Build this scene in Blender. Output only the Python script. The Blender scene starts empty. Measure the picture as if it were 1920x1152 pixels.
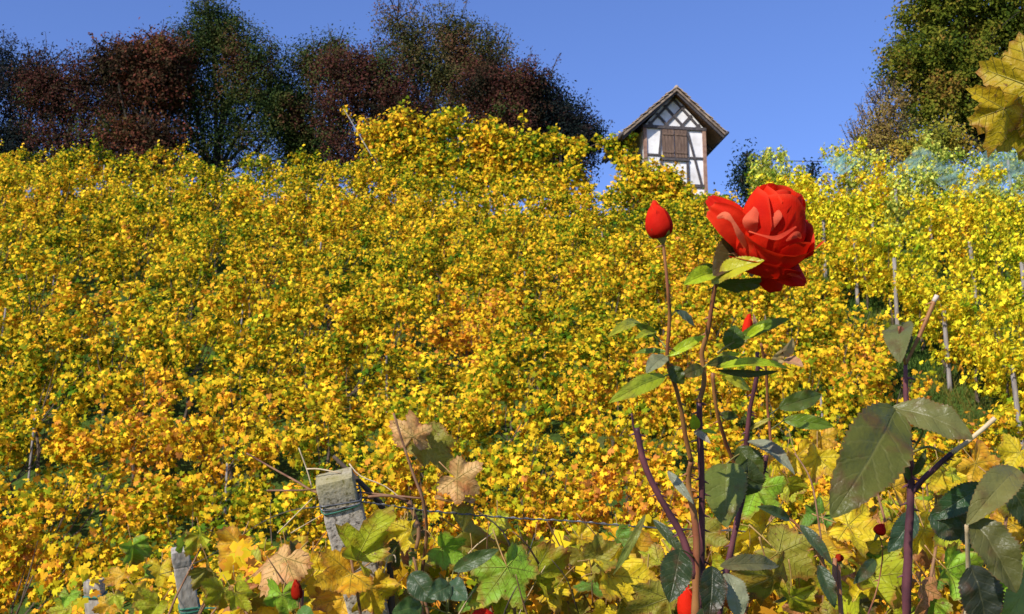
import bpy, math, random
import numpy as np
from mathutils import Vector, Matrix, Euler, noise

# ------------------------------------------------------------------ camera, world, sun, exposure
scene = bpy.context.scene
C = scene.collection
R = math.radians
PITCH = R(12.0)
LENS = 40.0
FPX = 1920 * LENS / 36.0
CAM = Vector((0, 0, 1.6))
cam_d = bpy.data.cameras.new('camera')
cam_d.lens = LENS; cam_d.sensor_width = 36; cam_d.clip_start = 0.05; cam_d.clip_end = 4000
cam_d.dof.use_dof = True; cam_d.dof.focus_distance = 1.5; cam_d.dof.aperture_fstop = 30
cam = bpy.data.objects.new('camera', cam_d); C.objects.link(cam)
cam.location = CAM; cam.rotation_euler = (R(90) + PITCH, 0, 0)
scene.camera = cam

SUN_EL, SUN_AZ = R(33), R(37)          # azimuth: to the left of straight behind the camera
to_sun = Vector((-math.sin(SUN_AZ) * math.cos(SUN_EL), -math.cos(SUN_AZ) * math.cos(SUN_EL), math.sin(SUN_EL)))
w = bpy.data.worlds.new('World'); scene.world = w; w.use_nodes = True
nt = w.node_tree; nt.nodes.clear()
sky = nt.nodes.new('ShaderNodeTexSky'); sky.sky_type = 'NISHITA'; sky.sun_disc = False
sky.sun_elevation = SUN_EL
sky.sun_rotation = math.atan2(to_sun.x, to_sun.y)
sky.altitude = 600; sky.air_density = 1.0; sky.dust_density = 0.7; sky.ozone_density = 4.0
mx = nt.nodes.new('ShaderNodeMix'); mx.data_type = 'RGBA'; mx.blend_type = 'MULTIPLY'
mx.inputs[0].default_value = 1; mx.inputs[7].default_value = (0.84, 0.88, 1.22, 1)
bg = nt.nodes.new('ShaderNodeBackground'); bg.inputs[1].default_value = 0.15
out = nt.nodes.new('ShaderNodeOutputWorld')
nt.links.new(sky.outputs[0], mx.inputs[6]); nt.links.new(mx.outputs[2], bg.inputs[0]); nt.links.new(bg.outputs[0], out.inputs[0])

sd = bpy.data.lights.new('sun', 'SUN'); sd.energy = 5.0; sd.angle = R(0.53); sd.color = (1, 0.94, 0.84)
so = bpy.data.objects.new('sun', sd); C.objects.link(so); so.location = (-20, -20, 30)
so.rotation_euler = to_sun.to_track_quat('Z', 'Y').to_euler()
scene.view_settings.view_transform = 'Standard'; scene.view_settings.look = 'None'
scene.view_settings.gamma = 1; scene.view_settings.use_curve_mapping = False
scene.view_settings.exposure = 0.15

FWD = Vector((0, math.cos(PITCH), math.sin(PITCH))); UP = Vector((0, -math.sin(PITCH), math.cos(PITCH))); RT = Vector((1, 0, 0))
def P(px, py, D):
    return CAM + RT * ((px - 960) / FPX * D) + UP * ((576 - py) / FPX * D) + FWD * D
def PY(px, py, Y):
    D = Y / (math.cos(PITCH) - (576 - py) / FPX * math.sin(PITCH))
    return P(px, py, D)

# ------------------------------------------------------------------ materials
def newmat(name):
    m = bpy.data.materials.new(name); m.use_nodes = True
    t = m.node_tree; t.nodes.clear()
    return m, t
def N(t, kind, **kw):
    n = t.nodes.new(kind)
    for k, v in kw.items(): setattr(n, k, v)
    return n
def L(t, a, b): t.links.new(a, b)
def ramp(t, stops, fac=None, interp='LINEAR'):
    r = N(t, 'ShaderNodeValToRGB'); cr = r.color_ramp; cr.interpolation = interp
    while len(cr.elements) < len(stops): cr.elements.new(0.5)
    for e, (p, c) in zip(cr.elements, stops): e.position = p; e.color = (*c, 1)
    if fac is not None: L(t, fac, r.inputs[0])
    return r
def math_(t, op, a, b=None, clamp=False):
    n = N(t, 'ShaderNodeMath', operation=op); n.use_clamp = clamp
    for i, v in enumerate((a, b)):
        if v is None: continue
        if isinstance(v, (int, float)): n.inputs[i].default_value = v
        else: L(t, v, n.inputs[i])
    return n.outputs[0]
def mixc(t, fac, a, b, mode='MIX'):
    n = N(t, 'ShaderNodeMix', data_type='RGBA', blend_type=mode)
    for s, v in ((0, fac), (6, a), (7, b)):
        if isinstance(v, (int, float)): n.inputs[s].default_value = v
        elif isinstance(v, tuple): n.inputs[s].default_value = (*v, 1)
        else: L(t, v, n.inputs[s])
    return n.outputs[2]
def leafy_out(t, col, trans, rough=0.5, spec=0.3, bump=None, transcol=None):
    p = N(t, 'ShaderNodeBsdfPrincipled'); p.inputs['Roughness'].default_value = rough
    p.inputs['Specular IOR Level'].default_value = spec
    tr = N(t, 'ShaderNodeBsdfTranslucent'); ms = N(t, 'ShaderNodeMixShader'); ms.inputs[0].default_value = trans
    L(t, col, p.inputs['Base Color']); L(t, transcol or col, tr.inputs[0])
    if bump is not None:
        L(t, bump, p.inputs['Normal'])
    L(t, p.outputs[0], ms.inputs[1]); L(t, tr.outputs[0], ms.inputs[2])
    o = N(t, 'ShaderNodeOutputMaterial'); L(t, ms.outputs[0], o.inputs[0])
def simple(name, c1, c2, scale=20, rough=0.8, bump=0.3, detail=6, spec=0.3, metallic=0, dist=0.01, stretch=None):
    m, t = newmat(name)
    tc = N(t, 'ShaderNodeTexCoord'); src = tc.outputs['Object']
    if stretch:
        mp = N(t, 'ShaderNodeMapping'); mp.inputs['Scale'].default_value = stretch; L(t, src, mp.inputs[0]); src = mp.outputs[0]
    nz = N(t, 'ShaderNodeTexNoise'); nz.inputs['Scale'].default_value = scale; nz.inputs['Detail'].default_value = detail
    L(t, src, nz.inputs['Vector'])
    r = ramp(t, [(0.3, c1), (0.7, c2)], nz.outputs['Fac'])
    p = N(t, 'ShaderNodeBsdfPrincipled'); p.inputs['Roughness'].default_value = rough
    p.inputs['Specular IOR Level'].default_value = spec; p.inputs['Metallic'].default_value = metallic
    L(t, r.outputs[0], p.inputs['Base Color'])
    b = N(t, 'ShaderNodeBump'); b.inputs['Strength'].default_value = bump; b.inputs['Distance'].default_value = dist
    L(t, nz.outputs['Fac'], b.inputs['Height']); L(t, b.outputs[0], p.inputs['Normal'])
    o = N(t, 'ShaderNodeOutputMaterial'); L(t, p.outputs[0], o.inputs[0])
    return m

def hill_leaf_mat(name, shift=0.0, stops=None):
    m, t = newmat(name)
    at = N(t, 'ShaderNodeAttribute', attribute_name='rnd'); sp = N(t, 'ShaderNodeSeparateColor'); L(t, at.outputs['Color'], sp.inputs[0])
    g = N(t, 'ShaderNodeNewGeometry')
    n1 = N(t, 'ShaderNodeTexNoise'); n1.inputs['Scale'].default_value = 0.35; n1.inputs['Detail'].default_value = 3; L(t, g.outputs['Position'], n1.inputs['Vector'])
    n2 = N(t, 'ShaderNodeTexNoise'); n2.inputs['Scale'].default_value = 2.2; n2.inputs['Detail'].default_value = 2; L(t, g.outputs['Position'], n2.inputs['Vector'])
    sx = N(t, 'ShaderNodeSeparateXYZ'); L(t, g.outputs['Position'], sx.inputs[0])
    grad = math_(t, 'MULTIPLY', sx.outputs['Z'], -0.012)
    a = math_(t, 'MULTIPLY', math_(t, 'SUBTRACT', n1.outputs['Fac'], 0.5), 0.9)
    b = math_(t, 'MULTIPLY', math_(t, 'SUBTRACT', n2.outputs['Fac'], 0.5), 0.8)
    c = math_(t, 'MULTIPLY', math_(t, 'SUBTRACT', sp.outputs[0], 0.5), 0.8)
    s = math_(t, 'ADD', math_(t, 'ADD', a, b), math_(t, 'ADD', c, grad))
    s = math_(t, 'ADD', s, 0.465 + shift, clamp=True)
    r = ramp(t, stops or [(0.0, (0.06, 0.13, 0.006)), (0.20, (0.29, 0.32, 0.010)), (0.42, (0.72, 0.52, 0.018)),
                 (0.64, (0.93, 0.56, 0.022)), (0.84, (0.90, 0.38, 0.025)), (1.0, (0.46, 0.17, 0.035))], s)
    v = math_(t, 'ADD', math_(t, 'MULTIPLY', sp.outputs[1], 0.95), 0.45)
    hv = N(t, 'ShaderNodeHueSaturation'); L(t, v, hv.inputs['Value']); L(t, r.outputs[0], hv.inputs['Color'])
    leafy_out(t, hv.outputs[0], 0.25, 0.6, 0.04)
    return m

def tree_leaf_mat(name, stops, trans=0.2):
    m, t = newmat(name)
    at = N(t, 'ShaderNodeAttribute', attribute_name='rnd'); sp = N(t, 'ShaderNodeSeparateColor'); L(t, at.outputs['Color'], sp.inputs[0])
    g = N(t, 'ShaderNodeNewGeometry')
    n1 = N(t, 'ShaderNodeTexNoise'); n1.inputs['Scale'].default_value = 0.7; n1.inputs['Detail'].default_value = 3; L(t, g.outputs['Position'], n1.inputs['Vector'])
    s = math_(t, 'ADD', math_(t, 'MULTIPLY', math_(t, 'SUBTRACT', n1.outputs['Fac'], 0.5), 2.3), math_(t, 'MULTIPLY', sp.outputs[0], 0.5))
    s = math_(t, 'ADD', s, 0.25, clamp=True)
    r = ramp(t, stops, s)
    v = math_(t, 'ADD', math_(t, 'MULTIPLY', sp.outputs[1], 0.3), 0.8)
    hv = N(t, 'ShaderNodeHueSaturation'); L(t, v, hv.inputs['Value']); L(t, r.outputs[0], hv.inputs['Color'])
    leafy_out(t, hv.outputs[0], trans, 0.7, 0.05)
    return m

def vine_big_mat():
    """foreground grape leaf: per-leaf tint, real vein layout carried by the 'vein' attribute"""
    m, t = newmat('vine_leaf_large')
    ti = N(t, 'ShaderNodeAttribute', attribute_name='tint')
    ve = N(t, 'ShaderNodeAttribute', attribute_name='vein'); s = N(t, 'ShaderNodeSeparateXYZ'); L(t, ve.outputs['Vector'], s.inputs[0])
    along, perp, rim = s.outputs
    g = N(t, 'ShaderNodeNewGeometry')
    wdt = math_(t, 'ADD', math_(t, 'MULTIPLY', math_(t, 'SUBTRACT', 1.0, along, True), 0.014), 0.005)
    main = math_(t, 'SUBTRACT', 1.0, math_(t, 'DIVIDE', perp, wdt), True)
    sec = math_(t, 'FRACT', math_(t, 'MULTIPLY', math_(t, 'SUBTRACT', along, math_(t, 'MULTIPLY', perp, 0.75)), 6.5))
    sec = math_(t, 'ABSOLUTE', math_(t, 'SUBTRACT', sec, 0.5))
    sec = math_(t, 'MULTIPLY', math_(t, 'SUBTRACT', 1.0, math_(t, 'MULTIPLY', sec, 16.0), True), 0.55)
    vein = math_(t, 'MAXIMUM', main, sec)
    n1 = N(t, 'ShaderNodeTexNoise'); n1.inputs['Scale'].default_value = 28; n1.inputs['Detail'].default_value = 4; L(t, g.outputs['Position'], n1.inputs['Vector'])
    n2 = N(t, 'ShaderNodeTexNoise'); n2.inputs['Scale'].default_value = 130; n2.inputs['Detail'].default_value = 3; L(t, g.outputs['Position'], n2.inputs['Vector'])
    # green lingers next to the veins, gold and brown towards the rim
    greenish = mixc(t, 0.75, ti.outputs['Color'], (0.22, 0.33, 0.02))
    f = math_(t, 'SUBTRACT', 0.55, math_(t, 'MULTIPLY', perp, 2.2), True)
    f = math_(t, 'MULTIPLY', f, n1.outputs['Fac'], True)
    col = mixc(t, f, ti.outputs['Color'], greenish)
    patch = math_(t, 'MULTIPLY', math_(t, 'SUBTRACT', n1.outputs['Fac'], 0.47), 4.0, True)
    col = mixc(t, patch, col, mixc(t, 1.0, col, (0.85, 0.52, 0.45), 'MULTIPLY'))
    rimf = math_(t, 'MULTIPLY', math_(t, 'SUBTRACT', math_(t, 'ADD', rim, math_(t, 'MULTIPLY', n1.outputs['Fac'], 0.5)), 1.10), 4.0, True)
    col = mixc(t, rimf, col, (0.33, 0.12, 0.03))
    spots = math_(t, 'MULTIPLY', math_(t, 'SUBTRACT', n2.outputs['Fac'], 0.62), 9.0, True)
    col = mixc(t, spots, col, (0.16, 0.07, 0.02))
    col = mixc(t, math_(t, 'MULTIPLY', vein, 0.6), col, (0.62, 0.55, 0.12))
    h = math_(t, 'ADD', math_(t, 'MULTIPLY', vein, -1.0), math_(t, 'ADD', math_(t, 'MULTIPLY', n2.outputs['Fac'], 0.8), math_(t, 'MULTIPLY', n1.outputs['Fac'], 3.0)))
    b = N(t, 'ShaderNodeBump'); b.inputs['Strength'].default_value = 0.9; b.inputs['Distance'].default_value = 0.003; L(t, h, b.inputs['Height'])
    leafy_out(t, col, 0.36, 0.5, 0.3, b.outputs[0])
    return m

def rose_leaf_mat():
    m, t = newmat('rose_leaf')
    ti = N(t, 'ShaderNodeAttribute', attribute_name='tint')
    ve = N(t, 'ShaderNodeAttribute', attribute_name='vein'); s = N(t, 'ShaderNodeSeparateXYZ'); L(t, ve.outputs['Vector'], s.inputs[0])
    along, perp, _ = s.outputs
    g = N(t, 'ShaderNodeNewGeometry')
    main = math_(t, 'SUBTRACT', 1.0, math_(t, 'MULTIPLY', perp, 14.0), True)
    sec = math_(t, 'FRACT', math_(t, 'MULTIPLY', math_(t, 'SUBTRACT', along, math_(t, 'MULTIPLY', perp, 0.22)), 7.0))
    sec = math_(t, 'ABSOLUTE', math_(t, 'SUBTRACT', sec, 0.5))
    sec = math_(t, 'MULTIPLY', math_(t, 'SUBTRACT', 1.0, math_(t, 'MULTIPLY', sec, 9.0), True), 0.5)
    vein = math_(t, 'MAXIMUM', main, sec)
    n1 = N(t, 'ShaderNodeTexNoise'); n1.inputs['Scale'].default_value = 45; n1.inputs['Detail'].default_value = 5; L(t, g.outputs['Position'], n1.inputs['Vector'])
    n2 = N(t, 'ShaderNodeTexNoise'); n2.inputs['Scale'].default_value = 320; n2.inputs['Detail'].default_value = 3; L(t, g.outputs['Position'], n2.inputs['Vector'])
    col = mixc(t, math_(t, 'MULTIPLY', n1.outputs['Fac'], 0.75), ti.outputs['Color'], mixc(t, 1.0, ti.outputs['Color'], (1.25, 0.85, 0.7), 'MULTIPLY'))
    back = mixc(t, 0.5, col, (0.24, 0.27, 0.12))
    col = mixc(t, g.outputs['Backfacing'], col, back)
    col = mixc(t, math_(t, 'MULTIPLY', vein, 0.16), col, (0.38, 0.34, 0.14))
    h = math_(t, 'ADD', math_(t, 'MULTIPLY', vein, -0.35), math_(t, 'ADD', math_(t, 'MULTIPLY', n2.outputs['Fac'], 0.35), math_(t, 'MULTIPLY', n1.outputs['Fac'], 3.0)))
    b = N(t, 'ShaderNodeBump'); b.inputs['Strength'].default_value = 0.8; b.inputs['Distance'].default_value = 0.0016; L(t, h, b.inputs['Height'])
    sp_ = math_(t, 'MULTIPLY', math_(t, 'SUBTRACT', n1.outputs['Fac'], 0.56), 7.0, True)
    col = mixc(t, math_(t, 'MULTIPLY', sp_, 0.6), col, (0.12, 0.045, 0.025))
    edge = math_(t, 'MULTIPLY', math_(t, 'SUBTRACT', perp, 0.9), 8.0, True)
    col = mixc(t, math_(t, 'MULTIPLY', edge, 0.5), col, (0.20, 0.06, 0.03))
    leafy_out(t, col, 0.3, 0.38, 0.32, b.outputs[0], mixc(t, 0.4, col, (0.30, 0.36, 0.02)))
    return m

def petal_mat():
    m, t = newmat('rose_petal')
    ve = N(t, 'ShaderNodeAttribute', attribute_name='vein'); s = N(t, 'ShaderNodeSeparateXYZ'); L(t, ve.outputs['Vector'], s.inputs[0])
    ti = N(t, 'ShaderNodeAttribute', attribute_name='tint')
    g = N(t, 'ShaderNodeNewGeometry')
    nz = N(t, 'ShaderNodeTexNoise'); nz.inputs['Scale'].default_value = 60; nz.inputs['Detail'].default_value = 4; L(t, g.outputs['Position'], nz.inputs['Vector'])
    col = mixc(t, math_(t, 'MULTIPLY', nz.outputs['Fac'], 0.35), ti.outputs['Color'], (0.85, 0.09, 0.02))
    rimf = math_(t, 'MULTIPLY', math_(t, 'SUBTRACT', s.outputs[0], 0.93), 9.0, True)
    col = mixc(t, rimf, col, (0.88, 0.10, 0.04))
    n3 = N(t, 'ShaderNodeTexNoise'); n3.inputs['Scale'].default_value = 22; n3.inputs['Detail'].default_value = 3; L(t, g.outputs['Position'], n3.inputs['Vector'])
    col = mixc(t, math_(t, 'MULTIPLY', math_(t, 'SUBTRACT', n3.outputs['Fac'], 0.45), 2.4, True), col, (0.50, 0.004, 0.006))
    # fine veins running up the petal
    vv = math_(t, 'SINE', math_(t, 'MULTIPLY', s.outputs[1], 70.0))
    b = N(t, 'ShaderNodeBump'); b.inputs['Strength'].default_value = 0.6; b.inputs['Distance'].default_value = 0.001
    L(t, math_(t, 'ADD', math_(t, 'MULTIPLY', vv, 0.03), math_(t, 'MULTIPLY', nz.outputs['Fac'], 3.0)), b.inputs['Height'])
    leafy_out(t, col, 0.42, 0.65, 0.05, b.outputs[0], mixc(t, 1.0, col, (1.0, 0.6, 0.4), 'MULTIPLY'))
    return m

M = {}
M['vine'] = hill_leaf_mat('vine_leaves')
M['vine_net'] = hill_leaf_mat('vine_leaves_greener', 0.02, [(0.0, (0.12, 0.22, 0.02)), (0.3, (0.46, 0.54, 0.08)), (0.6, (0.78, 0.74, 0.12)), (1.0, (0.85, 0.62, 0.06))])
M['vine_gold'] = hill_leaf_mat('vine_leaves_golden', 0.10)
M['vine_sunlit'] = hill_leaf_mat('vine_leaves_sunlit_yellow', 0.04, [(0.0, (0.16, 0.26, 0.008)), (0.22, (0.58, 0.58, 0.02)), (0.42, (0.90, 0.76, 0.03)), (0.66, (0.94, 0.70, 0.03)), (0.86, (0.90, 0.46, 0.015)), (1.0, (0.60, 0.26, 0.03))])  # yellow leaves, brightened in colour as if the row faces caught the sun
M['bark'] = simple('vine_bark', (0.05, 0.035, 0.02), (0.14, 0.10, 0.07), 14, 0.9, 0.8)
M['treebark'] = simple('tree_bark', (0.02, 0.016, 0.012), (0.06, 0.045, 0.03), 8, 0.9, 0.8)
M['stake'] = simple('weathered_stake', (0.16, 0.14, 0.12), (0.34, 0.30, 0.27), 9, 0.85, 0.4, stretch=(6, 6, 0.6))
M['post_wood'] = simple('grey_post_wood', (0.20, 0.17, 0.13), (0.50, 0.44, 0.36), 30, 0.85, 0.35, stretch=(2, 2, 0.6))
M['wire'] = simple('galvanised_wire', (0.03, 0.03, 0.03), (0.22, 0.22, 0.22), 60, 0.4, 0.1, metallic=0.6)
M['greenwire'] = simple('green_coated_wire', (0.02, 0.10, 0.06), (0.06, 0.22, 0.14), 60, 0.5, 0.1)
M['plaster'] = simple('white_plaster', (0.56, 0.53, 0.49), (0.86, 0.85, 0.84), 2.6, 0.9, 0.4, detail=9)
M['timber'] = simple('dark_timber', (0.045, 0.04, 0.045), (0.10, 0.085, 0.08), 12, 0.8, 0.4)
M['timber_red'] = simple('faded_red_timber', (0.20, 0.11, 0.08), (0.36, 0.22, 0.15), 9, 0.85, 0.4)
M['shutter'] = simple('brown_shutter', (0.08, 0.05, 0.038), (0.20, 0.13, 0.09), 5, 0.8, 0.5, stretch=(6, 6, 0.7))
M['rafter'] = simple('roof_underboards', (0.16, 0.08, 0.04), (0.32, 0.17, 0.08), 7, 0.8, 0.4, stretch=(1, 1, 5))
M['tile'] = simple('old_roof_tile', (0.22, 0.15, 0.10), (0.48, 0.36, 0.25), 3, 0.9, 0.5)
M['barge'] = simple('weathered_barge_board', (0.12, 0.09, 0.07), (0.36, 0.27, 0.19), 6, 0.85, 0.5)
M['stone'] = simple('plinth_stone', (0.12, 0.13, 0.16), (0.28, 0.29, 0.32), 4, 0.9, 0.5)
M['stem_red'] = simple('rose_stem_red', (0.17, 0.035, 0.025), (0.36, 0.17, 0.05), 22, 0.5, 0.5, dist=0.001)
M['stem_purple'] = simple('rose_stem_purple', (0.035, 0.014, 0.022), (0.19, 0.06, 0.065), 28, 0.5, 0.7, dist=0.0015)
M['stem_green'] = simple('rose_stem_green', (0.14, 0.16, 0.03), (0.30, 0.22, 0.06), 35, 0.5, 0.2, dist=0.001)
M['cane'] = simple('vine_cane', (0.14, 0.06, 0.03), (0.32, 0.17, 0.08), 40, 0.7, 0.4, dist=0.002)
M['canepale'] = simple('dry_pale_cane', (0.42, 0.30, 0.16), (0.66, 0.52, 0.32), 40, 0.7, 0.4, dist=0.002)
M['petiole'] = simple('leaf_stalk', (0.30, 0.22, 0.05), (0.42, 0.20, 0.08), 30, 0.6, 0.2, dist=0.001)
M['cut'] = simple('cut_wood', (0.5, 0.38, 0.26), (0.65, 0.52, 0.4), 80, 0.8, 0.3, dist=0.001)
M['bigleaf'] = vine_big_mat(); M['roseleaf'] = rose_leaf_mat(); M['petal'] = petal_mat()
def concrete():
    m, t = newmat('mossy_concrete')
    tc = N(t, 'ShaderNodeTexCoord')
    v = N(t, 'ShaderNodeTexVoronoi'); v.inputs['Scale'].default_value = 160; L(t, tc.outputs['Object'], v.inputs['Vector'])
    nz = N(t, 'ShaderNodeTexNoise'); nz.inputs['Scale'].default_value = 120; nz.inputs['Detail'].default_value = 8; nz.inputs['Roughness'].default_value = 0.7; L(t, tc.outputs['Object'], nz.inputs['Vector'])
    n2 = N(t, 'ShaderNodeTexNoise'); n2.inputs['Scale'].default_value = 16; n2.inputs['Detail'].default_value = 4; L(t, tc.outputs['Object'], n2.inputs['Vector'])
    r = ramp(t, [(0.37, (0.07, 0.055, 0.04)), (0.45, (0.38, 0.32, 0.25)), (0.62, (0.54, 0.47, 0.38))], nz.outputs['Fac'])
    sx = N(t, 'ShaderNodeSeparateXYZ'); L(t, tc.outputs['Object'], sx.inputs[0])
    top = math_(t, 'MULTIPLY', math_(t, 'ADD', sx.outputs['Z'], 0.09), 14.0, True)   # object origin is the post's top
    f = math_(t, 'MULTIPLY', top, math_(t, 'MULTIPLY', n2.outputs['Fac'], 1.1), True)
    col = mixc(t, f, r.outputs[0], (0.24, 0.21, 0.05))
    p = N(t, 'ShaderNodeBsdfPrincipled'); p.inputs['Roughness'].default_value = 0.95; p.inputs['Specular IOR Level'].default_value = 0.1
    L(t, col, p.inputs['Base Color'])
    b = N(t, 'ShaderNodeBump'); b.inputs['Strength'].default_value = 0.6; b.inputs['Distance'].default_value = 0.002
    L(t, math_(t, 'ADD', nz.outputs['Fac'], math_(t, 'MULTIPLY', v.outputs['Distance'], 0.6)), b.inputs['Height']); L(t, b.outputs[0], p.inputs['Normal'])
    o = N(t, 'ShaderNodeOutputMaterial'); L(t, p.outputs[0], o.inputs[0])
    return m
M['concrete'] = concrete()
def ground_mat():
    m, t = newmat('hillside_grass_soil')
    g = N(t, 'ShaderNodeNewGeometry')
    n1 = N(t, 'ShaderNodeTexNoise'); n1.inputs['Scale'].default_value = 0.8; n1.inputs['Detail'].default_value = 8; L(t, g.outputs['Position'], n1.inputs['Vector'])
    n2 = N(t, 'ShaderNodeTexNoise'); n2.inputs['Scale'].default_value = 9; n2.inputs['Detail'].default_value = 6; L(t, g.outputs['Position'], n2.inputs['Vector'])
    r = ramp(t, [(0.35, (0.03, 0.06, 0.012)), (0.55, (0.05, 0.10, 0.015)), (0.75, (0.11, 0.08, 0.04))], n1.outputs['Fac'])
    c = mixc(t, math_(t, 'MULTIPLY', n2.outputs['Fac'], 0.5), r.outputs[0], (0.10, 0.13, 0.02))
    p = N(t, 'ShaderNodeBsdfPrincipled'); p.inputs['Roughness'].default_value = 0.95; p.inputs['Specular IOR Level'].default_value = 0.1; L(t, c, p.inputs['Base Color'])
    b = N(t, 'ShaderNodeBump'); b.inputs['Strength'].default_value = 1; b.inputs['Distance'].default_value = 0.08; L(t, n2.outputs['Fac'], b.inputs['Height']); L(t, b.outputs[0], p.inputs['Normal'])
    o = N(t, 'ShaderNodeOutputMaterial'); L(t, p.outputs[0], o.inputs[0])
    return m
M['ground'] = ground_mat()
M['grass'] = tree_leaf_mat('grass_blades', [(0.1, (0.02, 0.045, 0.008)), (0.5, (0.045, 0.10, 0.012)), (0.9, (0.17, 0.15, 0.03))], 0.3)
def net_mat():
    m, t = newmat('bird_netting')
    g = N(t, 'ShaderNodeNewGeometry')
    nz = N(t, 'ShaderNodeTexNoise'); nz.inputs['Scale'].default_value = 4; nz.inputs['Detail'].default_value = 6; L(t, g.outputs['Position'], nz.inputs['Vector'])
    d = N(t, 'ShaderNodeBsdfDiffuse'); d.inputs[0].default_value = (0.22, 0.50, 0.50, 1)
    tr = N(t, 'ShaderNodeBsdfTransparent'); ms = N(t, 'ShaderNodeMixShader')
    L(t, math_(t, 'MULTIPLY', math_(t, 'SUBTRACT', nz.outputs['Fac'], 0.30), 1.15, True), ms.inputs[0])
    L(t, tr.outputs[0], ms.inputs[1]); L(t, d.outputs[0], ms.inputs[2])
    o = N(t, 'ShaderNodeOutputMaterial'); L(t, ms.outputs[0], o.inputs[0])
    return m
M['net'] = net_mat(); M['net_faint'] = net_mat(); M['net_faint'].node_tree.nodes['Diffuse BSDF'].inputs[0].default_value = (0.26, 0.42, 0.38, 1)
G0 = [(0.1, (0.012, 0.03, 0.012)), (0.42, (0.042, 0.07, 0.016)), (0.7, (0.085, 0.095, 0.022)), (0.95, (0.13, 0.05, 0.03))]
M['t_green'] = tree_leaf_mat('dark_green_leaves', G0)
M['t_black'] = tree_leaf_mat('blue_black_leaves', [(0.1, (0.008, 0.015, 0.016)), (0.5, (0.016, 0.026, 0.022)), (0.9, (0.05, 0.03, 0.03))])
M['t_red'] = tree_leaf_mat('maroon_leaves', [(0.1, (0.018, 0.020, 0.010)), (0.35, (0.05, 0.03, 0.016)), (0.62, (0.12, 0.034, 0.028)), (0.90, (0.06, 0.085, 0.02))])
M['t_scarlet'] = tree_leaf_mat('red_brown_leaves', [(0.1, (0.04, 0.02, 0.014)), (0.35, (0.05, 0.04, 0.016)), (0.62, (0.17, 0.045, 0.028)), (0.95, (0.10, 0.08, 0.022))])
M['t_olive'] = tree_leaf_mat('olive_leaves', [(0.1, (0.03, 0.035, 0.012)), (0.4, (0.075, 0.085, 0.022)), (0.7, (0.14, 0.10, 0.04)), (0.95, (0.14, 0.06, 0.035))])
M['t_pear'] = tree_leaf_mat('sunlit_green_leaves', [(0.1, (0.04, 0.07, 0.008)), (0.4, (0.11, 0.14, 0.012)), (0.7, (0.20, 0.19, 0.02)), (0.98, (0.28, 0.15, 0.03))])
M['t_pink'] = tree_leaf_mat('russet_bush_leaves', [(0.1, (0.14, 0.13, 0.03)), (0.5, (0.28, 0.17, 0.06)), (0.9, (0.32, 0.26, 0.04))])
M['t_yel'] = tree_leaf_mat('yellow_green_bush_leaves', [(0.1, (0.14, 0.17, 0.02)), (0.5, (0.32, 0.29, 0.03)), (0.9, (0.45, 0.27, 0.04))])
M['t_con'] = tree_leaf_mat('conifer_needles', [(0.1, (0.008, 0.02, 0.02)), (0.9, (0.02, 0.04, 0.03))])

# ------------------------------------------------------------------ object helpers
def link(o, parent=None, **pr):
    C.objects.link(o)
    if parent is not None: o.parent = parent
    for k, v in pr.items():
        if v is not None: o[k] = v
    return o
def empty(name, loc, label, cat, group=None, rz=0):
    o = bpy.data.objects.new(name, None); o.location = loc; o.rotation_euler = (0, 0, rz); o.empty_display_size = 0.1
    return link(o, None, label=label, category=cat, group=group)
def mesh_obj(name, verts, faces, mats, parent=None, smooth=False, attrs=None, mi=None, **pr):
    me = bpy.data.meshes.new(name)
    if isinstance(verts, np.ndarray) and isinstance(faces, np.ndarray):
        k = faces.shape[1]
        me.vertices.add(len(verts)); me.vertices.foreach_set('co', verts.astype(np.float32).ravel())
        me.loops.add(faces.size); me.loops.foreach_set('vertex_index', faces.astype(np.int32).ravel())
        me.polygons.add(len(faces)); me.polygons.foreach_set('loop_start', np.arange(0, faces.size, k, dtype=np.int32))
        me.update(calc_edges=True)
    else:
        me.from_pydata([tuple(v) for v in verts], [], [tuple(f) for f in faces]); me.update()
    for m in (mats if isinstance(mats, (list, tuple)) else [mats]): me.materials.append(m)
    if smooth: me.polygons.foreach_set('use_smooth', [True] * len(me.polygons))
    if mi is not None: me.polygons.foreach_set('material_index', mi)
    for nm, (kind, data) in (attrs or {}).items():
        a = me.attributes.new(nm, kind, 'POINT')
        a.data.foreach_set('vector' if kind == 'FLOAT_VECTOR' else 'color', np.asarray(data, dtype=np.float32).ravel())
    o = bpy.data.objects.new(name, me)
    link(o, parent, **pr)
    if parent is not None and parent.get('_w'):          # parts given in world space
        o.location = -Vector(parent.location)
    return o
def world_empty(name, loc, label, cat, group=None):
    """an Empty whose parts are modelled in world coordinates (parent has no rotation)"""
    o = empty(name, loc, label, cat, group); o['_w'] = 1; return o

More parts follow.
